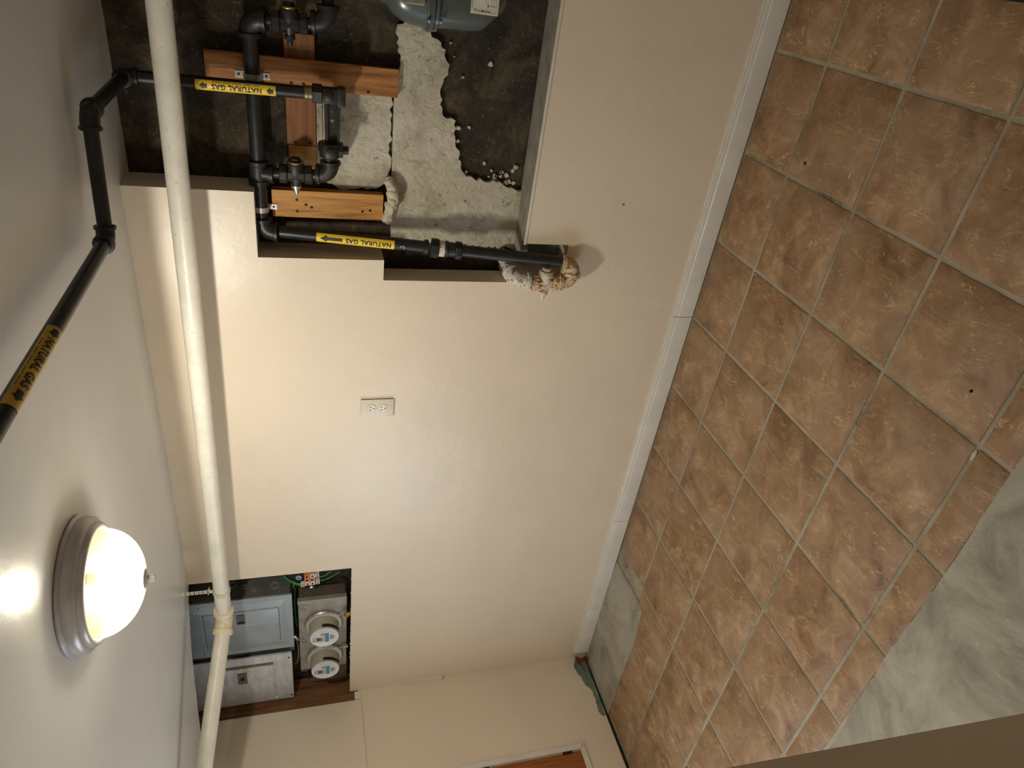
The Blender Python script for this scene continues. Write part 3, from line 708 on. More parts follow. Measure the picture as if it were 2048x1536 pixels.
# boards fixed to the foundation wall
def board(x0, x1, z0, z1, y0, y1, mat, label, screws=(), tilt=0.0):
    c = ((x0 + x1) / 2, (y0 + y1) / 2, (z0 + z1) / 2)
    bm = B(); box(bm, x0, x1, y0, y1, z0, z1, 0.0015)
    o = tag(obj('wooden_board', bm, mat, loc=c, smooth=0), label, 'board')
    for sx, sz in screws:
        bm = B(); lathe(bm, (sx, y0 - 0.0006, sz), (0, 1, 0), [(0, -0.0005), (0.0040, 0.0), (0.0052, 0.0009), (0, 0.002)], 10); obj('screw', bm, 'slot', o)
    if tilt: o.rotation_euler = (0, R_(tilt), 0)
    return o
board(2.940, 3.022, 1.209, 1.760, 0.092, 0.1115, 'wood_red', 'tall reddish board behind the clamp on the thick header', [(2.955, 1.525), (2.955, 1.49), (2.95, 1.30)])
board(2.541, 2.630, 1.242, 1.597, 0.092, 0.130, 'wood_gold', 'golden short upright board below the one-hole clamp', [(2.60, 1.52), (2.585, 1.492), (2.577, 1.474), (2.562, 1.52), (2.575, 1.285), (2.57, 1.31)])
board(2.7705, 3.088, 1.456, 1.543, 0.112, 0.131, 'wood_red_h', 'reddish crosswise board passing behind the tall reddish board', [(2.778, 1.52), (2.778, 1.475)])
board(2.668, 2.7685, 1.455, 1.540, 0.112, 0.131, 'wood_gold', 'short offcut butted to the reddish crosswise board behind the cock with the brass cap', [])
bm = B(); box(bm, 2.66, 2.94, 0.118, 0.134, 1.437, 1.4535); o = tag(obj('wooden_batten', bm, 'plaster', loc=(2.8, 0.126, 1.445), smooth=0), 'thin pale batten along the underside of the crosswise boards', 'board')

# riser
RY = 0.022
gr = thing('gas_riser_pipe', (2.945, RY, 1.5), 'thin black gas pipe rising from the meter bar and crossing below the ceiling', 'pipe')
obj('riser', cyl(B(), (2.946, RY, 1.488), (2.947, RY, 1.94), 0.0180, 24), 'black_pipe', gr)
E1, E2, E3 = Vector((2.947, RY, 1.957)), Vector((2.939, -0.366, 1.963)), Vector((2.652, -0.412, 1.963))
RC = 0.0165
eb_ = B(); elbow(eb_, E1, (0, 0, -1), (E2 - E1), RC, 0.034); obj('elbow', eb_, 'black_fit', gr)
obj('crossover', cyl(B(), E1, E2, RC, 24), 'black_pipe', gr)
eb_ = B(); elbow(eb_, E2, (E1 - E2), (E3 - E2), RC, 0.040); obj('elbow', eb_, 'black_fit', gr)
obj('ceiling_run', cyl(B(), E2, E3, RC, 24), 'black_pipe', gr)
E4 = Vector((2.690, -3.28, 1.962))
eb_ = B(); elbow(eb_, E3, (E2 - E3), (E4 - E3), RC, 0.034); obj('elbow', eb_, 'black_fit', gr)
obj('ceiling_run', cyl(B(), E3, E4, RC, 24), 'black_pipe', gr)
gas_label(gr, (2.9465, RY, 1.6735), (0, 0, 1), (-0.20, -1, 0), 0.0180, 0.212, 0.033, [('arrow', 0.03, 0.12), ('text', 0.18, 0.80), ('arrow', 0.855, 0.955), ('fine', 0.2, 0.8)], 'label')
cc = E3 + (E4 - E3).normalized() * 0.605
gas_label(gr, cc, (E4 - E3), (0.62, 0, -0.78), RC, 0.262, 0.037, [('arrow', 0.04, 0.14), ('text', 0.17, 0.79), ('arrow', 0.83, 0.94), ('fine', 0.2, 0.8)], 'label_old')

# meter bar: two valve-like bodies joined by a ribbed bar
BZ = 1.410
mb = thing('meter_bar', (2.865, RY, BZ), 'dark iron meter bar with a round hole joining the riser and its cock', 'pipe fitting')
wb_ = B(); n = 16; k = 24
outer = [(2.795, BZ - 0.016), (2.935, BZ - 0.018), (2.935, BZ + 0.018), (2.795, BZ + 0.016)]
hole = [(2.872 + 0.0055 * math.cos(2 * math.pi * i / k), BZ - 0.001 + 0.0055 * math.sin(2 * math.pi * i / k)) for i in range(k)]
fv = []
for yy in (RY - 0.004, RY + 0.004):
    vo = [wb_.verts.new((a, yy, b)) for a, b in outer]; vh = [wb_.verts.new((a, yy, b)) for a, b in hole]
    es = [wb_.edges.new((vo[i], vo[(i + 1) % 4])) for i in range(4)] + [wb_.edges.new((vh[i], vh[(i + 1) % k])) for i in range(k)]
    bmesh.ops.triangle_fill(wb_, use_beauty=True, use_dissolve=False, edges=es); fv.append((vo, vh))
for (a, b) in ((fv[0][0], fv[1][0]), (fv[0][1], fv[1][1])):
    for i in range(len(a)): wb_.faces.new((a[i], a[(i + 1) % len(a)], b[(i + 1) % len(a)], b[i]))
obj('web', wb_, 'iron', mb, smooth=0)
for sg in (1, -1):
    fb_ = B(); prism(fb_, [(2.795, BZ + sg * 0.0125), (2.935, BZ + sg * 0.0145), (2.935, BZ + sg * 0.0235), (2.795, BZ + sg * 0.0215)], XZ, RY - 0.014, RY + 0.012); obj('rib', fb_, 'iron', mb, smooth=0)
rb = B(); box(rb, 2.922, 2.966, RY - 0.020, RY + 0.02, 1.385, 1.442, 0.007); box(rb, 2.918, 2.970, RY - 0.024, RY + 0.024, 1.372, 1.396, 0.005)
obj('outlet_body', rb, 'iron', mb)
rb = B(); lathe(rb, (2.944, RY - 0.019, 1.420), (0, -1, 0), [(0.0155, 0), (0.0155, 0.004), (0.012, 0.0065), (0, 0.007)], 24); obj('boss', rb, 'iron', mb)
rb = B(); lathe(rb, (2.946, RY, 1.438), (0, 0, 1), [(0.02, 0), (0.0285, 0.001), (0.0295, 0.003), (0.0295, 0.026), (0.0280, 0.029), (0.019, 0.030)], 6, 0.3); obj('swivel_nut', rb, 'iron', mb, smooth=0)
rb = B(); lathe(rb, (2.946, RY, 1.468), (0, 0, 1), [(0.0205, 0), (0.0205, 0.008), (0.0190, 0.009), (0.0190, 0.011), (0.0205, 0.012), (0.0205, 0.020), (0.0180, 0.021)], 28); obj('thread_ring', rb, 'thread', mb)
rb = B(); lathe(rb, (2.812, RY, 1.418), (-1, 0, 0), [(0.022, 0), (0.0330, 0.004), (0.0350, 0.012), (0.0350, 0.028), (0.0310, 0.034), (0.0305, 0.046), (0.0240, 0.050), (0.0185, 0.051), (0.0185, 0.062)], 28); obj('inlet_body', rb, 'iron', mb)
rb = B(); lathe(rb, (2.785, RY - 0.031, 1.417), (0, -1, 0), [(0.0165, 0), (0.0165, 0.0055), (0.0115, 0.008), (0, 0.0085)], 24); obj('boss', rb, 'iron', mb)
rb = B(); lathe(rb, (2.788, RY, 1.388), (0, 0, -1), [(0.024, -0.01), (0.024, 0.009), (0.0130, 0.010), (0.0130, 0.026), (0, 0.026)], 6); obj('plug', rb, 'iron', mb, smooth=0)

# plug cocks (axis along z, tapered plug along x with cap towards +x)
def gas_valve(base, label, iron, capm, stemm, group=None, sc=1.0):
    c = Vector(base); t = thing('gas_valve', c, label, 'valve', group)
    bm = B(); lathe(bm, c + Vector((0, 0, 0.042 * sc)), (0, 0, -1), [(0.0, 0), (0.023 * sc, 0.0), (0.0245 * sc, 0.002), (0.0245 * sc, 0.018 * sc), (0.0195 * sc, 0.022 * sc), (0.0205 * sc, 0.042 * sc), (0.0195 * sc, 0.062 * sc), (0.0245 * sc, 0.066 * sc), (0.0245 * sc, 0.082 * sc), (0.023 * sc, 0.084 * sc), (0, 0.084 * sc)], 8, 0.39)
    obj('body', bm, iron, t, smooth=20)
    bm = B(); lathe(bm, c + Vector((-0.030 * sc, 0, 0)), (1, 0, 0), [(0.011 * sc, 0), (0.0145 * sc, 0.012 * sc), (0.0200 * sc, 0.034 * sc), (0.0225 * sc, 0.054 * sc), (0.0215 * sc, 0.060 * sc), (0, 0.060 * sc)], 24); obj('plug_barrel', bm, iron, t)
    bm = B(); lathe(bm, c + Vector((0.029 * sc, 0, 0)), (1, 0, 0), [(0, 0), (0.0205 * sc, 0.0), (0.0215 * sc, 0.003 * sc), (0.0200 * sc, 0.006 * sc), (0, 0.007 * sc)], 28); cp_ = obj('cap_ring', bm, capm, t)
    bm = B(); lathe(bm, c + Vector((0.034 * sc, 0, 0)), (1, 0, 0), [(0, 0), (0.0145 * sc, 0.0), (0.0145 * sc, 0.007 * sc), (0.0120 * sc, 0.0095 * sc), (0, 0.010 * sc)], 6, 0.3); obj('cap_hex', bm, iron, cp_, smooth=0)
    bm = B(); lathe(bm, c + Vector((-0.029 * sc, 0, 0)), (-1, 0, 0), [(0.0, 0), (0.0135 * sc, 0.0), (0.0130 * sc, 0.008 * sc), (0.0075 * sc, 0.010 * sc), (0.0070 * sc, 0.020 * sc), (0.0045 * sc, 0.025 * sc), (0, 0.0255 * sc)], 14); obj('stem_nut', bm, stemm, t)
    return t
v1 = gas_valve((2.697, 0.048, 1.520), 'black iron gas cock with a brass ringed cap in front of the short offcut board', 'iron', 'brass', 'silver', sc=1.18)
bm = B(); cyl(bm, (2.692, 0.063, 1.60), (2.696, 0.050, 1.545), 0.0165, 20); obj('nipple', bm, 'black_pipe', v1)
bm = B(); cyl(bm, (2.698, 0.046, 1.482), (2.704, 0.036, 1.435), 0.0175, 20); obj('nipple', bm, 'black_fit', v1)
bm = B(); elbow(bm, (2.709, 0.028, 1.416), (-0.06, 0.16, 1), (1, 0, 0), 0.0210, 0.042); obj('elbow', bm, 'iron', v1)
v2 = gas_valve((3.122, 0.048, 1.524), 'black iron gas cock below the right end of the header beside the gas meter', 'black_fit', 'brass', 'black_fit', sc=1.15)
bm = B(); cyl(bm, (3.121, 0.063, 1.60), (3.122, 0.050, 1.56), 0.0165, 20); obj('nipple', bm, 'black_pipe', v2)
bm = B(); cyl(bm, (3.123, 0.046, 1.486), (3.128, 0.040, 1.44), 0.0165, 20); obj('nipple', bm, 'black_pipe', v2)
bm = B(); elbow(bm, (3.133, 0.036, 1.420), (-0.06, 0.1, 1), (1, 0, 0), 0.0210, 0.045); obj('elbow', bm, 'black_fit', v2)
v3 = gas_valve((2.390, -0.052, 0.674), 'rusty cream painted gas cock sticking out of the hole in the lower wall', 'rust', 'rust_white', 'rust_white', sc=1.26)
bm = B(); elbow(bm, (2.459, -0.053, 0.578), -TD, (-1, 0, 0.05), 0.0222, 0.041); obj('elbow', bm, 'rust', v3)
bm = B(); elbow(bm, (2.392, -0.053, 0.582), (1, 0, -0.03), (0, 0, 1), 0.0222, 0.041); obj('elbow', bm, 'rust', v3)
bm = B(); cyl(bm, (2.391, -0.053, 0.610), (2.390, -0.052, 0.64), 0.0195, 20); obj('nipple', bm, 'rust', v3)
bm = B(); elbow(bm, (2.396, -0.052, 0.785), (-0.05, 0, -1), (0.25, 1, 0.2), 0.0215, 0.052); obj('elbow', bm, 'rust_white', v3)
bm = B(); cyl(bm, (2.391, -0.052, 0.712), (2.393, -0.052, 0.75), 0.0195, 20); obj('nipple', bm, 'rust_white', v3)
bm = B(); cyl(bm, (2.404, -0.020, 0.791), (2.432, 0.092, 0.814), 0.0195, 20); obj('wall_nipple', bm, 'rust_white', v3)

# foam / caulk lump at the lower end of the golden board
fb_ = B(); pts = []; rad = []
for i in range(60):
    t = i / 59; x = 2.690 - 0.155 * t
    pts.append((x, 0.106 - 0.026 * math.sin(math.pi * t) + 0.004 * noise.noise(Vector((t * 9, 1, 0))), 1.226 - 0.012 * math.sin(math.pi * t * 1.2) + 0.004 * noise.noise(Vector((t * 8, 5, 0)))))
    rad.append((0.017 + 0.010 * noise.noise(Vector((t * 11, 9, 2)))) * (0.55 if i in (0, 59) else 1))
sweep(fb_, pts, rad, 28)
for v in fb_.verts: v.co += Vector((0.6, 1, 1)) * (0.007 * noise.noise(v.co * 45) + 0.003 * noise.noise(v.co * 120))
tag(obj('sealant_lump', fb_, 'foam', loc=(2.61, 0.10, 1.222), smooth=80), 'dirty white lump of sealant under the golden board', 'sealant')

# ================================================================== GAS METER
gm = thing('gas_meter', (3.30, 0.0, 0.93), 'slate grey gas meter with a white number sticker cut by the photo edge', 'gas meter')
def rrect(bm, secs, cx, cy, n=9, p=4.0, capped=True):
    rings = []
    for z, w_, d_ in secs:
        ring = []
        for k in range(40):
            a = 2 * math.pi * k / 40; c, s = math.cos(a), math.sin(a)
            ring.append(bm.verts.new((cx + math.copysign(abs(c) ** (2 / p), c) * w_ / 2, cy + math.copysign(abs(s) ** (2 / p), s) * d_ / 2, z)))
        rings.append(ring)
    for a, b in zip(rings, rings[1:]):
        for k in range(40): bm.faces.new((a[k], a[(k + 1) % 40], b[(k + 1) % 40], b[k]))
    bm.faces.new(rings[0]); bm.faces.new(rings[-1]); return bm
bm = B(); rrect(bm, [(0.928, 0.10, 0.08), (0.932, 0.14, 0.11), (0.940, 0.165, 0.13), (0.958, 0.19, 0.15), (0.975, 0.225, 0.165), (0.99, 0.252, 0.175), (1.005, 0.266, 0.18), (1.03, 0.272, 0.182), (1.128, 0.276, 0.184)], 3.298, 0.005); body = obj('lower_body', bm, 'gasm', gm, smooth=50)
bm = B(); rrect(bm, [(1.128, 0.284, 0.20), (1.130, 0.296, 0.208), (1.138, 0.296, 0.208), (1.140, 0.288, 0.20), (1.141, 0.288, 0.20), (1.143, 0.302, 0.214), (1.154, 0.304, 0.216), (1.158, 0.296, 0.206)], 3.298, 0.005); obj('flange', bm, 'gasm', gm, smooth=30)
bm = B(); rrect(bm, [(1.157, 0.292, 0.20), (1.168, 0.286, 0.196), (1.20, 0.276, 0.190), (1.228, 0.258, 0.18), (1.250, 0.230, 0.165), (1.262, 0.200, 0.15), (1.270, 0.186, 0.14), (1.284, 0.184, 0.138), (1.286, 0.16, 0.12)], 3.298, 0.005, p=3.2); obj('upper_body', bm, 'gasm', gm, smooth=50)
for k in range(4):
    bm = B(); xk = 3.185 + 0.075 * k; lathe(bm, (xk, -0.098, 1.158), (0, 0, 1), [(0.008, -0.002), (0.008, 0.004), (0.006, 0.006), (0, 0.0065)], 6); obj('flange_bolt', bm, 'gasm', gm, smooth=0)
    bm = B(); lathe(bm, (xk, -0.094, 1.128), (0, 0, -1), [(0.008, -0.002), (0.008, 0.006), (0, 0.007)], 6); obj('flange_bolt', bm, 'gasm', gm, smooth=0)
bm = B(); box(bm, 3.218, 3.36, -0.099, -0.091, 1.172, 1.225, 0.002); obj('register_window', bm, 'silver', gm, smooth=0)
for xx in (3.235, 3.361):
    bm = B(); cyl(bm, (xx, 0.02, 1.27), (xx, 0.03, 1.40), 0.017, 20); lathe(bm, (xx, 0.02, 1.284), (0, 0.08, 1), [(0.017, 0), (0.026, 0.002), (0.026, 0.024), (0.017, 0.026)], 8); obj('swivel', bm, 'black_fit', gm)
bm = B(); elbow(bm, (3.235, 0.034, 1.420), (-1, 0, 0), (0, -0.05, -1), 0.0185, 0.042); obj('elbow', bm, 'black_fit', gm)
bm = B(); cyl(bm, (3.16, 0.036, 1.420), (3.215, 0.034, 1.420), 0.0165, 20); obj('nipple', bm, 'black_pipe', gm)
bm = B(); box(bm, 3.214, 3.300, -0.0885, -0.0862, 0.966, 1.044, 0.0006)
st = obj('number_sticker', bm, 'white_paper', gm, smooth=0); st['label'] = 'white sticker with numbers and ruled lines'
ib = B(); yy = -0.0889
def ink_rect(bm, x0, x1, z0, z1, y): 
    bm.faces.new([bm.verts.new((x, y, z)) for x, z in ((x0, z0), (x1, z0), (x1, z1), (x0, z1))])
for zz in (0.972, 0.979, 0.986): ink_rect(ib, 3.219, 3.296, zz, zz + 0.0006, yy)
for xx in (3.219, 3.236, 3.253, 3.270): ink_rect(ib, xx, xx + 0.0006, 0.972, 0.992, yy)
ink_rect(ib, 3.226, 3.296, 1.040, 1.0412, yy); ink_rect(ib, 3.236, 3.296, 1.034, 1.0345, yy); ink_rect(ib, 3.240, 3.296, 1.002, 1.0024, yy)
merge(ib, place(text_bm('7118650', 0.046, 0.0065, 0.01), (3.2225, yy, 1.012), (0, 0, -1), (1, 0, 0)))
merge(ib, place(text_bm('5', 0.005, 0.007, 0.01), (3.236, yy, 0.996), (0, 0, -1), (1, 0, 0)))
obj('print', ib, 'ink', st, smooth=0, recalc=False)

# ================================================================== ELECTRICAL NICHE
# upper grey breaker panel
p1 = thing('breaker_panel', (0.615, 0.02, 1.60), 'smooth grey enamel breaker panel nearest the gas pipes with a hinged door', 'electrical panel')
F1 = 0.004
bm = B(); box(bm, 0.448, 0.797, F1 + 0.006, 0.128, 1.606, 2.13); obj('enclosure', bm, 'panel_d', p1, smooth=0)
bm = B(); prof2 = [(0.430, 1.598, F1), (0.800, 1.598, F1), (0.800, 2.12, F1), (0.430, 2.12, F1)]
def cover(bm, x0, x1, z0, z1, dx0, dx1, dz0, dz1, yf, rise, edge):
    """panel trim: flat flange whose centre rises to a raised frame round the door recess"""
    def ring(x0, x1, z0, z1, y): return [bm.verts.new((x, y, z)) for x, z in ((x0, z0), (x1, z0), (x1, z1), (x0, z1))]
    rs = [ring(x0, x1, z0, z1, yf + 0.008), ring(x0, x1, z0, z1, yf), ring(x0 + edge, x1 - edge, z0 + edge, z1 - edge, yf), ring(dx0 - 0.006, dx1 + 0.006, dz0 - 0.006, dz1 + 0.006, yf - rise), ring(dx0, dx1, dz0, dz1, yf - rise), ring(dx0 + 0.002, dx1 - 0.002, dz0 + 0.002, dz1 - 0.002, yf - rise + 0.006)]
    for a, b in zip(rs, rs[1:]):
        for k in range(4): bm.faces.new((a[k], a[(k + 1) % 4], b[(k + 1) % 4], b[k]))
    bm.faces.new(rs[-1]); return bm
obj('cover', cover(bm, 0.430, 0.803, 1.598, 2.12, 0.502, 0.738, 1.655, 1.978, F1, 0.010, 0.028), 'panel', p1, smooth=0)
bm = B(); box(bm, 0.5055, 0.7345, F1 - 0.0115, F1 - 0.004, 1.6585, 1.9745, 0.0015)
dd = obj('door', bm, 'panel', p1, smooth=20)
bm = B(); box(bm, 0.654, 0.718, F1 - 0.0150, F1 - 0.0105, 1.802, 1.838, 0.001); l_ = obj('latch', bm, 'latch', dd, smooth=0)
bm = B(); box(bm, 0.659, 0.675, F1 - 0.0158, F1 - 0.0148, 1.806, 1.834); obj('latch_slot', bm, 'slot', l_, smooth=0)
bm = B(); box(bm, 0.640, 0.6412, F1 - 0.0122, F1 - 0.0112, 1.665, 1.97); obj('crease', bm, 'panel_s', dd, smooth=0)
for sx, sz in ((0.780, 1.733), (0.775, 1.985), (0.452, 1.70), (0.452, 1.99), (0.462, 1.735)):
    bm = B(); lathe(bm, (sx, F1 + 0.001, sz), (0, -1, 0), [(0.006, 0), (0.006, 0.002), (0.004, 0.004), (0, 0.0045)], 14); obj('screw', bm, 'silver', p1)
# knock-outs on its side
for kz, ky, rr_ in ((1.672, 0.070, (0.020, 0.013)), (1.80, 0.078, (0.012, 0.008)), (1.853, 0.098, (0.020, 0.013)), (1.76, 0.06, (0.010,))):
    bm = B()
    for r_ in rr_:
        sweep(bm, [(0.7985, ky + r_ * math.cos(a), kz + r_ * math.sin(a)) for a in [2 * math.pi * i / 28 for i in range(29)]], 0.0011, 6, False)
    obj('knockout_ring', bm, 'panel', p1)
# left galvanised panel
p2 = thing('breaker_panel', (0.18, 0.02, 1.61), 'bare silvery galvanised breaker panel next to the dark wooden stud', 'electrical panel')
F2 = 0.020
bm = B(); box(bm, 0.022, 0.345, F2 + 0.006, 0.128, 1.62, 2.13); obj('enclosure', bm, 'panel_d', p2, smooth=0)
bm = B(); obj('cover', cover(bm, -0.002, 0.366, 1.613, 2.12, 0.022, 0.318, 1.690, 1.998, F2, 0.006, 0.014), 'panel_s', p2, smooth=0)
bm = B(); box(bm, 0.030, 0.300, F2 - 0.010, F2 - 0.001, 1.702, 1.990, 0.003); dd = obj('door', bm, 'panel_s', p2, smooth=25)
bm = B(); box(bm, 0.302, 0.316, F2 - 0.0085, F2 - 0.002, 1.700, 1.985, 0.001); h_ = obj('hinge_strip', bm, 'thread', p2, smooth=0)
bm = B(); box(bm, 0.188, 0.268, F2 - 0.0155, F2 - 0.009, 1.824, 1.866, 0.001); l_ = obj('latch', bm, 'latch', dd, smooth=0)
bm = B(); box(bm, 0.215, 0.240, F2 - 0.0165, F2 - 0.015, 1.836, 1.853); obj('latch_slot', bm, 'slot', l_, smooth=0)
for sx, sz in ((0.328, 1.628), (0.02, 1.622)):
    bm = B(); lathe(bm, (sx, F2 + 0.001, sz), (0, -1, 0), [(0.006, 0), (0.005, 0.002), (0, 0.0025)], 12); obj('screw', bm, 'slot', p2)
bm = B(); box(bm, 0.35, 0.445, 0.045, 0.128, 1.60, 2.2); tag(obj('filler_plate', bm, 'panel_d', loc=(0.40, 0.08, 1.6), smooth=0), 'dark steel plate filling the gap between the two breaker panels', 'plate')
# stud
bm = B(); box(bm, -0.062, -0.018, -0.062, 0.128, 1.28, 2.30); tag(obj('wooden_stud', bm, 'wood_dark', loc=(-0.04, 0.03, 1.3), smooth=0), 'dark brown wooden stud closing the left side of the meter opening', 'stud')

# meter socket box
mbx = thing('meter_box', (0.445, 0.04, 1.35), 'dusty grey steel socket box carrying two round electric meters', 'electrical box')
bm = B(); box(bm, 0.196, 0.698, 0.045, 0.128, 1.356, 1.570); obj('enclosure', bm, 'box_dark', mbx, smooth=0)
for a, b in ((0.190, 0.4495), (0.4515, 0.704)):
    bm = B(); box(bm, a, b, 0.038, 0.046, 1.352, 1.574, 0.0015); obj('cover', bm, 'box_steel', mbx, smooth=0)
bm = B(); box(bm, 0.688, 0.708, 0.036, 0.060, 1.352, 1.576, 0.002); obj('edge_lip', bm, 'box_steel', mbx, smooth=0)
ib = B(); rg = random.Random(8)
def scribble(cx, cz, n):
    for q in range(n):
        x, z = cx + (rg.random() - 0.5) * 0.012, cz + q * -0.011 + (rg.random() - 0.5) * 0.003
        sweep(ib, [(x, 0.0375, z), (x - 0.006 + rg.random() * 0.012, 0.0375, z + (rg.random() - 0.5) * 0.01), (x - 0.010, 0.0375, z - 0.004)], 0.0009, 5)
scribble(0.684, 1.566, 4); scribble(0.663, 1.568, 3); scribble(0.640, 1.568, 3); scribble(0.415, 1.566, 3); scribble(0.437, 1.566, 2); scribble(0.49, 1.566, 2)
obj('marker_writing', ib, 'ink', mbx, smooth=0, kind='stuff')['label'] = 'illegible black marker scrawl'
bm = B(); box(bm, 0.03, 0.20, 0.07, 0.128, 1.345, 1.52, 0.002); tag(obj('junction_cover', bm, 'box_dark', loc=(0.11, 0.1, 1.345), smooth=0), 'dull steel box section left of the electric meters', 'electrical box')
def emeter(cx, cz, label, lockm, lock_name):
    t = thing('electric_meter', (cx, 0.03, cz), label, 'electric meter', )
    bm = B(); lathe(bm, (cx, 0.0378, cz), (0, -1, 0), [(0.0, 0), (0.086, 0.0), (0.0885, 0.003), (0.0885, 0.011), (0.085, 0.015), (0.079, 0.016)], 56); obj('mounting_ring', bm, 'silver', t)
    bm = B(); lathe(bm, (cx, 0.026, cz), (0, -1, 0), [(0.0825, 0), (0.0825, 0.002), (0.079, 0.006), (0.072, 0.0075)], 56); obj('rim', bm, 'meter_rim', t)
    bm = B(); lathe(bm, (cx, 0.022, cz), (0, -1, 0), [(0.0715, 0), (0.0695, 0.03), (0.0675, 0.064), (0.0655, 0.069), (0.060, 0.071), (0, 0.071)], 56); obj('cover', bm, 'meter_body', t)
    yf = -0.0495
    bm = B(); lathe(bm, (cx, yf, cz), (0, -1, 0), [(0.0655, -0.004), (0.0655, 0.001), (0.063, 0.0018), (0.061, 0.0005), (0, 0.0005)], 56); fc = obj('face', bm, 'meter_face', t)
    yt = yf - 0.0016
    bm = B(); box(bm, cx - 0.030, cx + 0.030, yt - 0.0005, yt + 0.001, cz - 0.020, cz - 0.002); obj('teal_label', bm, 'teal', fc, smooth=0)
    bm = B(); box(bm, cx - 0.024, cx + 0.004, yt - 0.0007, yt + 0.001, cz + 0.004, cz + 0.052, 0.0005); bz = obj('bezel', bm, 'bezel', fc, smooth=0)
    bm = B(); box(bm, cx - 0.018, cx + 0.002, yt - 0.0011, yt, cz + 0.016, cz + 0.036); obj('display', bm, 'lcd', bz, smooth=0)
    bm = B(); box(bm, cx - 0.018, cx + 0.002, yt - 0.0011, yt, cz + 0.039, cz + 0.043); obj('display_strip', bm, 'white_pl', bz, smooth=0)
    bm = B(); lathe(bm, (cx + 0.022, yt, cz + 0.008), (0, -1, 0), [(0.010, -0.001), (0.010, 0.0008), (0.0075, 0.0009), (0.0075, 0.0003), (0, 0.0003)], 24); obj('sensor_ring', bm, 'bezel', fc)
    ib = B(); 
    for q, (x0, x1) in enumerate(((-0.014, 0.016), (-0.018, 0.018), (-0.014, 0.014), (-0.009, 0.011))):
        n_ = 6 if q else 9
        for s_ in range(n_):
            a = x0 + (x1 - x0) * s_ / n_; ink_rect(ib, cx + a, cx + a + (x1 - x0) / n_ * 0.72, cz - 0.030 - q * 0.005, cz - 0.0275 - q * 0.005 + (0.0012 if q == 0 else 0), yt - 0.0002)
    obj('print', ib, 'ink', fc, smooth=0, recalc=False)
    # black band on the side of the cover, lower right
    bm = B(); vs = []
    for i in range(11):
        a = R_(8 - 78 * i / 10)
        for d_, r_ in ((-0.030, 0.0692), (-0.046, 0.0686)): vs.append(bm.verts.new((cx + math.cos(a) * r_ * 1.012, 0.0 + d_ + 0.004, cz + math.sin(a) * r_ * 1.012)))
    for i in range(10): bm.faces.new((vs[2 * i], vs[2 * i + 1], vs[2 * i + 3], vs[2 * i + 2]))
    obj('black_band', bm, 'ink', t)
    # split line of the cover and ring tab
    bm = B(); sweep(bm, [(cx + 0.052, 0.028, cz - 0.068), (cx + 0.064, 0.024, cz - 0.090), (cx + 0.074, 0.022, cz - 0.108)], 0.0045, 8); tb1 = obj('ring_tab', bm, 'silver', t)
    bm = B(); box(bm, -0.015, 0.015, -0.008, 0.008, -0.011, 0.011, 0.003, Matrix.Translation((cx + 0.080, 0.006, cz - 0.107)) @ Matrix.Rotation(R_(25), 4, 'Y')) if lock_name == 'brass_seal' else box(bm, cx + 0.066, cx + 0.078, 0.014, 0.026, cz - 0.112, cz - 0.088, 0.002)
    obj(lock_name, bm, lockm, tb1)
    return t
emeter(0.539, 1.459, 'round electric meter with a brass seal, right one of the pair', 'brass', 'brass_seal')
emeter(0.288, 1.457, 'round electric meter with a silver tab, left one of the pair', 'silver', 'tab_lock')

# bonding block, wires and bits beside the meter box
bb = thing('terminal_block', (0.82, 0.06, 1.515), 'orange terminal block with white screw lugs above the meter box', 'terminal block')
BX0, BX1, BY = 0.780, 0.862, 0.064
bm = B(); box(bm, BX0, BX1, BY, BY + 0.02, 1.492, 1.542, 0.002); obj('base', bm, 'orange', bb, smooth=0)
for cx, cz, m_ in ((0.850, 1.506, 'white_pl'), (0.800, 1.506, 'white_pl'), (0.800, 1.528, 'white_pl'), (0.848, 1.530, 'orange'), (0.826, 1.508, 'orange'), (0.826, 1.530, 'orange')):
    bm = B(); box(bm, cx - 0.010, cx + 0.010, BY - 0.008, BY + 0.002, cz - 0.010, cz + 0.010, 0.0015); lg = obj('lug', bm, m_, bb, smooth=0)
    bm = B(); lathe(bm, (cx, BY - 0.008, cz), (0, -1, 0), [(0.0055, -0.001), (0.0055, 0.001), (0.0035, 0.0012), (0.003, 0.0), (0, 0.0)], 14); obj('screw', bm, 'navy' if m_ == 'white_pl' else 'slot', lg)
for cx, cz in ((0.845, 1.484), (0.800, 1.482), (0.790, 1.550)):
    bm = B(); box(bm, cx - 0.012, cx + 0.012, BY - 0.004, BY + 0.012, cz - 0.008, cz + 0.008, 0.001); lg = obj('side_lug', bm, 'white_pl', bb, smooth=0)
    for q in (-0.006, 0.006):
        bm = B(); box(bm, cx + q - 0.0025, cx + q + 0.0025, BY - 0.0048, BY - 0.003, cz - 0.005, cz + 0.005); obj('opening', bm, 'slot', lg, smooth=0)
bm = B(); lathe(bm, (0.772, BY - 0.002, 1.512), (0, -1, 0), [(0.007, 0), (0.007, 0.003), (0.004, 0.004), (0, 0.004)], 16); obj('thumb_screw', bm, 'white_pl', bb)
bm = B(); lathe(bm, (0.836, 0.07, 1.566), (0, -1, 0), [(0, 0), (0.013, 0.0), (0.014, 0.004), (0.011, 0.007), (0.007, 0.0072), (0.007, 0.004), (0, 0.004)], 24)
bc = tag(obj('bushing', bm, 'blue', loc=(0.836, 0.07, 1.566)), 'pale blue round plastic bushing beside the orange terminal block', 'bushing')
bm = B(); lathe(bm, (0.836, 0.066, 1.566), (0, -1, 0), [(0.0065, 0), (0.0065, 0.0012), (0, 0.0012)], 16); obj('bushing_hole', bm, 'navy', bc)
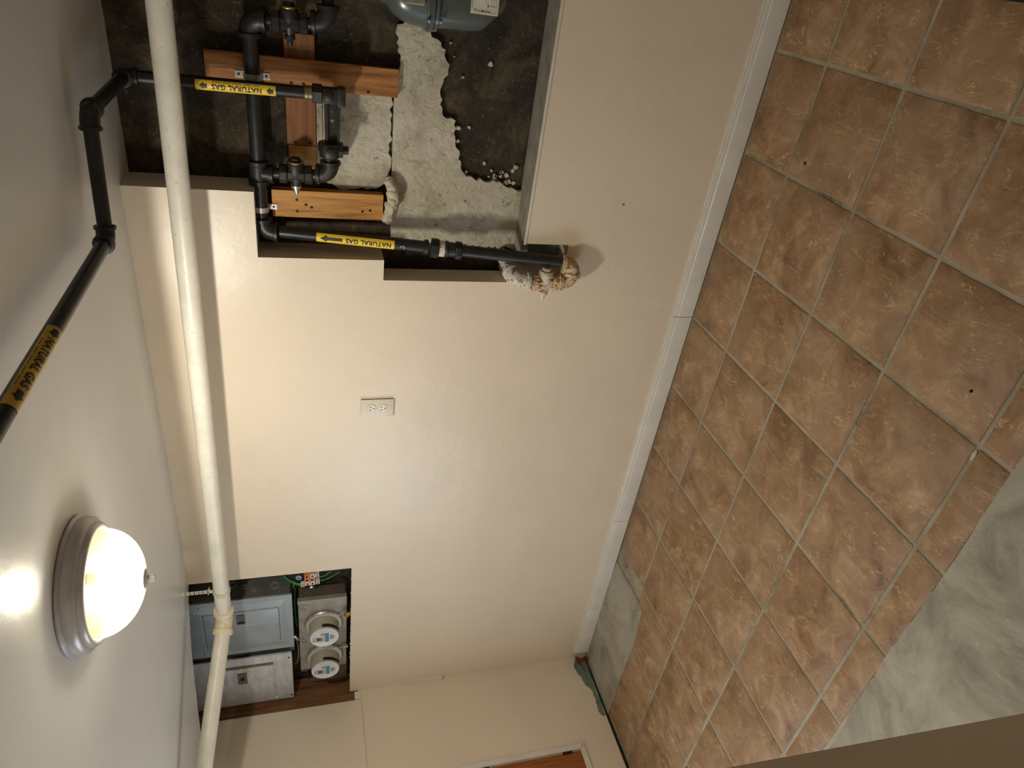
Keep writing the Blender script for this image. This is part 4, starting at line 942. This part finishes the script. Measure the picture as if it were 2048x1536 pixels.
def wire(name, pts, r, mat, label):
    P_ = [Vector(p) for p in pts]; out = []
    for i in range(len(P_) - 1):
        p0, p1, p2, p3 = P_[max(i - 1, 0)], P_[i], P_[i + 1], P_[min(i + 2, len(P_) - 1)]
        for k in range(6):
            t = k / 6; out.append(0.5 * ((2 * p1) + (-p0 + p2) * t + (2 * p0 - 5 * p1 + 4 * p2 - p3) * t * t + (-p0 + 3 * p1 - 3 * p2 + p3) * t ** 3))
    out.append(P_[-1]); c = sum(out, Vector()) / len(out)
    bm = B(); sweep(bm, out, r, 8); return tag(obj(name, bm, mat, loc=c), label, 'wire')
wire('ground_wire', [(0.835, 0.09, 1.63), (0.815, 0.075, 1.605), (0.800, 0.068, 1.575), (0.795, 0.066, 1.548)], 0.0028, 'green', 'upper green wire looping from the grey panel to the terminal block')
wire('ground_wire', [(0.825, 0.095, 1.635), (0.798, 0.080, 1.60), (0.786, 0.072, 1.575), (0.784, 0.068, 1.552)], 0.0028, 'green', 'lower green wire looping from the grey panel to the terminal block')
wire('ground_wire', [(0.806, 0.066, 1.482), (0.803, 0.070, 1.45), (0.808, 0.085, 1.41), (0.80, 0.11, 1.38)], 0.0028, 'green', 'lower green wire running down from the terminal block')
wire('ground_wire', [(0.830, 0.066, 1.482), (0.828, 0.072, 1.45), (0.842, 0.09, 1.42), (0.86, 0.115, 1.43)], 0.0026, 'green', 'upper green wire curling down from the terminal block')
wire('ground_wire', [(0.800, 0.09, 1.62), (0.775, 0.10, 1.585), (0.76, 0.09, 1.592), (0.72, 0.10, 1.587), (0.60, 0.10, 1.590), (0.45, 0.10, 1.585)], 0.0028, 'green', 'green wire tucked between the panels and the meter box')
wire('grey_cable', [(0.40, 0.09, 1.60), (0.36, 0.075, 1.585), (0.28, 0.07, 1.582), (0.20, 0.085, 1.590), (0.16, 0.10, 1.605)], 0.0042, 'cable', 'grey cable sagging between the silvery panel and the meter box')
wire('grey_cable', [(0.21, 0.055, 1.568), (0.17, 0.05, 1.570), (0.150, 0.06, 1.555), (0.150, 0.07, 1.53)], 0.0038, 'cable', 'grey cable looped at the corner of the meter box')
bm = B(); sweep(bm, [(0.43, 0.07, 1.60), (0.415, 0.066, 1.590), (0.395, 0.07, 1.575)], 0.010, 14); lathe(bm, (0.425, 0.069, 1.597), (0.6, 0.1, 0.5), [(0.010, 0), (0.0135, 0.001), (0.0135, 0.007), (0.010, 0.008)], 14)
tag(obj('conduit_connector', bm, 'silver', loc=(0.41, 0.07, 1.588)), 'short silver conduit connector between the grey panel and the meter box', 'connector')
bm = B(); box(bm, 0.905, 0.928, 0.05, 0.07, 1.375, 1.42, 0.002); tag(obj('paper_tag', bm, 'white_board', loc=(0.915, 0.06, 1.40), smooth=0), 'pale paper tag at the right edge of the meter opening', 'tag')
wire('black_cable', [(0.79, 0.10, 1.392), (0.77, 0.075, 1.365), (0.74, 0.07, 1.352), (0.712, 0.08, 1.347), (0.66, 0.09, 1.345)], 0.0045, 'mat', 'black cable curving round the lower corner of the meter box')

# ================================================================== SMALL THINGS ON WALL AND FLOOR
# duplex outlet
OX, OZ = 1.828, 1.2485
ol = thing('wall_outlet', (OX, 0.0, OZ), 'ivory duplex wall outlet sitting slightly proud of the cream wall', 'outlet')
bm = B(); box(bm, OX - 0.0385, OX + 0.0385, -0.0055, 0.0, OZ - 0.0605, OZ + 0.0605); obj('plate_shadow', bm, 'dark_gap', ol, smooth=0)  # solid dark box put in for the shadow behind the proud plate
bm = B(); box(bm, OX - 0.040, OX + 0.040, -0.0095, -0.005, OZ - 0.062, OZ + 0.062, 0.0016); obj('cover_plate', bm, 'ivory', ol, smooth=25)
for dz in (0.0205, -0.0205):
    bm = B(); pr = []
    for k in range(36):
        a = 2 * math.pi * k / 36; x, z = 0.0172 * math.cos(a), 0.0172 * math.sin(a); z = max(-0.0142, min(0.0142, z)); pr.append((OX + x, OZ + dz + z))
    prism(bm, pr, XZ, -0.0112, -0.006); rc = obj('receptacle', bm, 'ivory2', ol, smooth=25)
    bm = B()
    pr2 = [(OX + (p[0] - OX) * 1.07, OZ + dz + (p[1] - OZ - dz) * 1.07) for p in pr]
    sweep(bm, [(p[0], -0.0091, p[1]) for p in pr2 + pr2[:1]], 0.0006, 6, False); obj('outline_gap', bm, 'slot', rc)
    for sx in (-0.0063, 0.0063):
        bm = B(); box(bm, OX + sx - 0.0012, OX + sx + 0.0012, -0.0117, -0.010, OZ + dz + 0.0005, OZ + dz + 0.0085); obj('slot', bm, 'slot', rc, smooth=0)
    bm = B(); lathe(bm, (OX, -0.0105, OZ + dz - 0.0078), (0, -1, 0), [(0.0026, 0), (0.0026, 0.0012), (0, 0.0012)], 12); obj('ground_hole', bm, 'slot', rc)
bm = B(); lathe(bm, (OX, -0.0088, OZ), (0, -1, 0), [(0.0028, 0), (0.0026, 0.0009), (0, 0.0012)], 12); obj('centre_screw', bm, 'brass', ol)

# painted-over strip in the corner
bm = B(); box(bm, -0.004, 0.026, -0.012, 0.002, 0.848, 1.060, 0.002); box(bm, 0.0, 0.030, -0.016, 0.0, 0.846, 0.853, 0.001)
tag(obj('corner_bracket', bm, 'wall', loc=(0.012, -0.004, 0.95), smooth=0), 'painted-over flat bracket in the corner of the two cream walls', 'bracket')

# copper stub in the floor corner
cs = thing('copper_stub', (0.035, -0.045, 0.0), 'tarnished copper pipe stub with a small wire at the floor corner', 'pipe')
bm = B(); cyl(bm, (0.030, -0.034, 0.001), (0.034, -0.036, 0.070), 0.0075, 14); lathe(bm, (0.033, -0.0355, 0.048), (0, 0, 1), [(0.0075, 0), (0.011, 0.001), (0.011, 0.016), (0.0075, 0.017)], 14); obj('stub', bm, 'copper', cs)
bm = B(); cyl(bm, (0.018, -0.046, 0.072), (0.052, -0.030, 0.078), 0.0085, 12); lathe(bm, (0.016, -0.047, 0.0715), (0.9, 0.4, 0.15), [(0.0095, 0), (0.0095, 0.010), (0.006, 0.011)], 8); obj('cross_fitting', bm, 'copper', cs)
bm = B(); sweep(bm, [(0.030, -0.05, 0.066), (0.028, -0.066, 0.060), (0.018, -0.082, 0.052), (0.008, -0.092, 0.042)], 0.0018, 7); obj('wire_tail', bm, 'slot', cs)
bm = B(); sweep(bm, [(0.018, -0.045, 0.020), (0.016, -0.075, 0.012), (0.014, -0.106, 0.008), (0.012, -0.108, 0.026), (0.012, -0.100, 0.034)], 0.0022, 7); obj('hook', bm, 'copper', cs)
# shade of the gap under the end wall, put in as a dark strip
bm = B(); box(bm, -0.014, 0.0, -1.2, -0.01, 0.0, 0.0138); obj('floor_gap_shade', bm, 'dark_gap', wall_left, smooth=0)
# floor crumbs
def pebble(x, y, s, label, mat='dirt', nm='dirt_crumb', flat=0.5):
    bm = B(); bmesh.ops.create_icosphere(bm, subdivisions=2, radius=1.0)
    for v in bm.verts:
        k = 1 + 0.35 * noise.noise(v.co * 2 + Vector((x * 9, y * 9, 0))); v.co = Vector((x + v.co.x * s[0] * k, y + v.co.y * s[1] * k, max(0.0, s[2] * (flat + v.co.z * k))))
    tag(obj(nm, bm, mat, loc=(x, y, 0.0), smooth=60), label, 'debris')
pebble(2.942, -0.342, (0.006, 0.004, 0.003), 'black dirt crumb on the tile in front of the gas pipes')
pebble(2.654, -1.183, (0.004, 0.004, 0.003), 'black dirt crumb on the tile near the concrete strip')
pebble(2.969, -0.543, (0.011, 0.003, 0.0015), 'pale sliver of plaster lying on a tile', 'plaster', 'plaster_flake')
pebble(2.53, -1.268, (0.016, 0.005, 0.0012), 'white smear of plaster on the grout near the concrete strip', 'plaster', 'plaster_flake')
# black mat edge
bm = B(); box(bm, 3.432, 4.0, -1.30, -0.66, 0.0005, 0.008, 0.002)
tag(obj('floor_mat', bm, 'mat', loc=(3.7, -1.0, 0.0), smooth=0), 'corner of a black rubber mat at the photo corner', 'mat')

# repeats share a group name
GROUPS = {'breaker_panel': 'breaker panels in the meter opening', 'electric_meter': 'round electric meters on the meter box', 'gas_valve': 'plug cocks of the gas piping', 'pipe_clamp': 'clamps on the gas header', 'wooden_board': 'boards behind the gas piping', 'ground_wire': 'green ground wires', 'grey_cable': 'grey cables below the panels', 'dirt_crumb': 'dark crumbs on the floor', 'plaster_flake': 'plaster bits on the floor'}
for o in bpy.data.objects:
    if not o.parent and o.name.split('.')[0] in GROUPS: o['group'] = GROUPS[o.name.split('.')[0]]
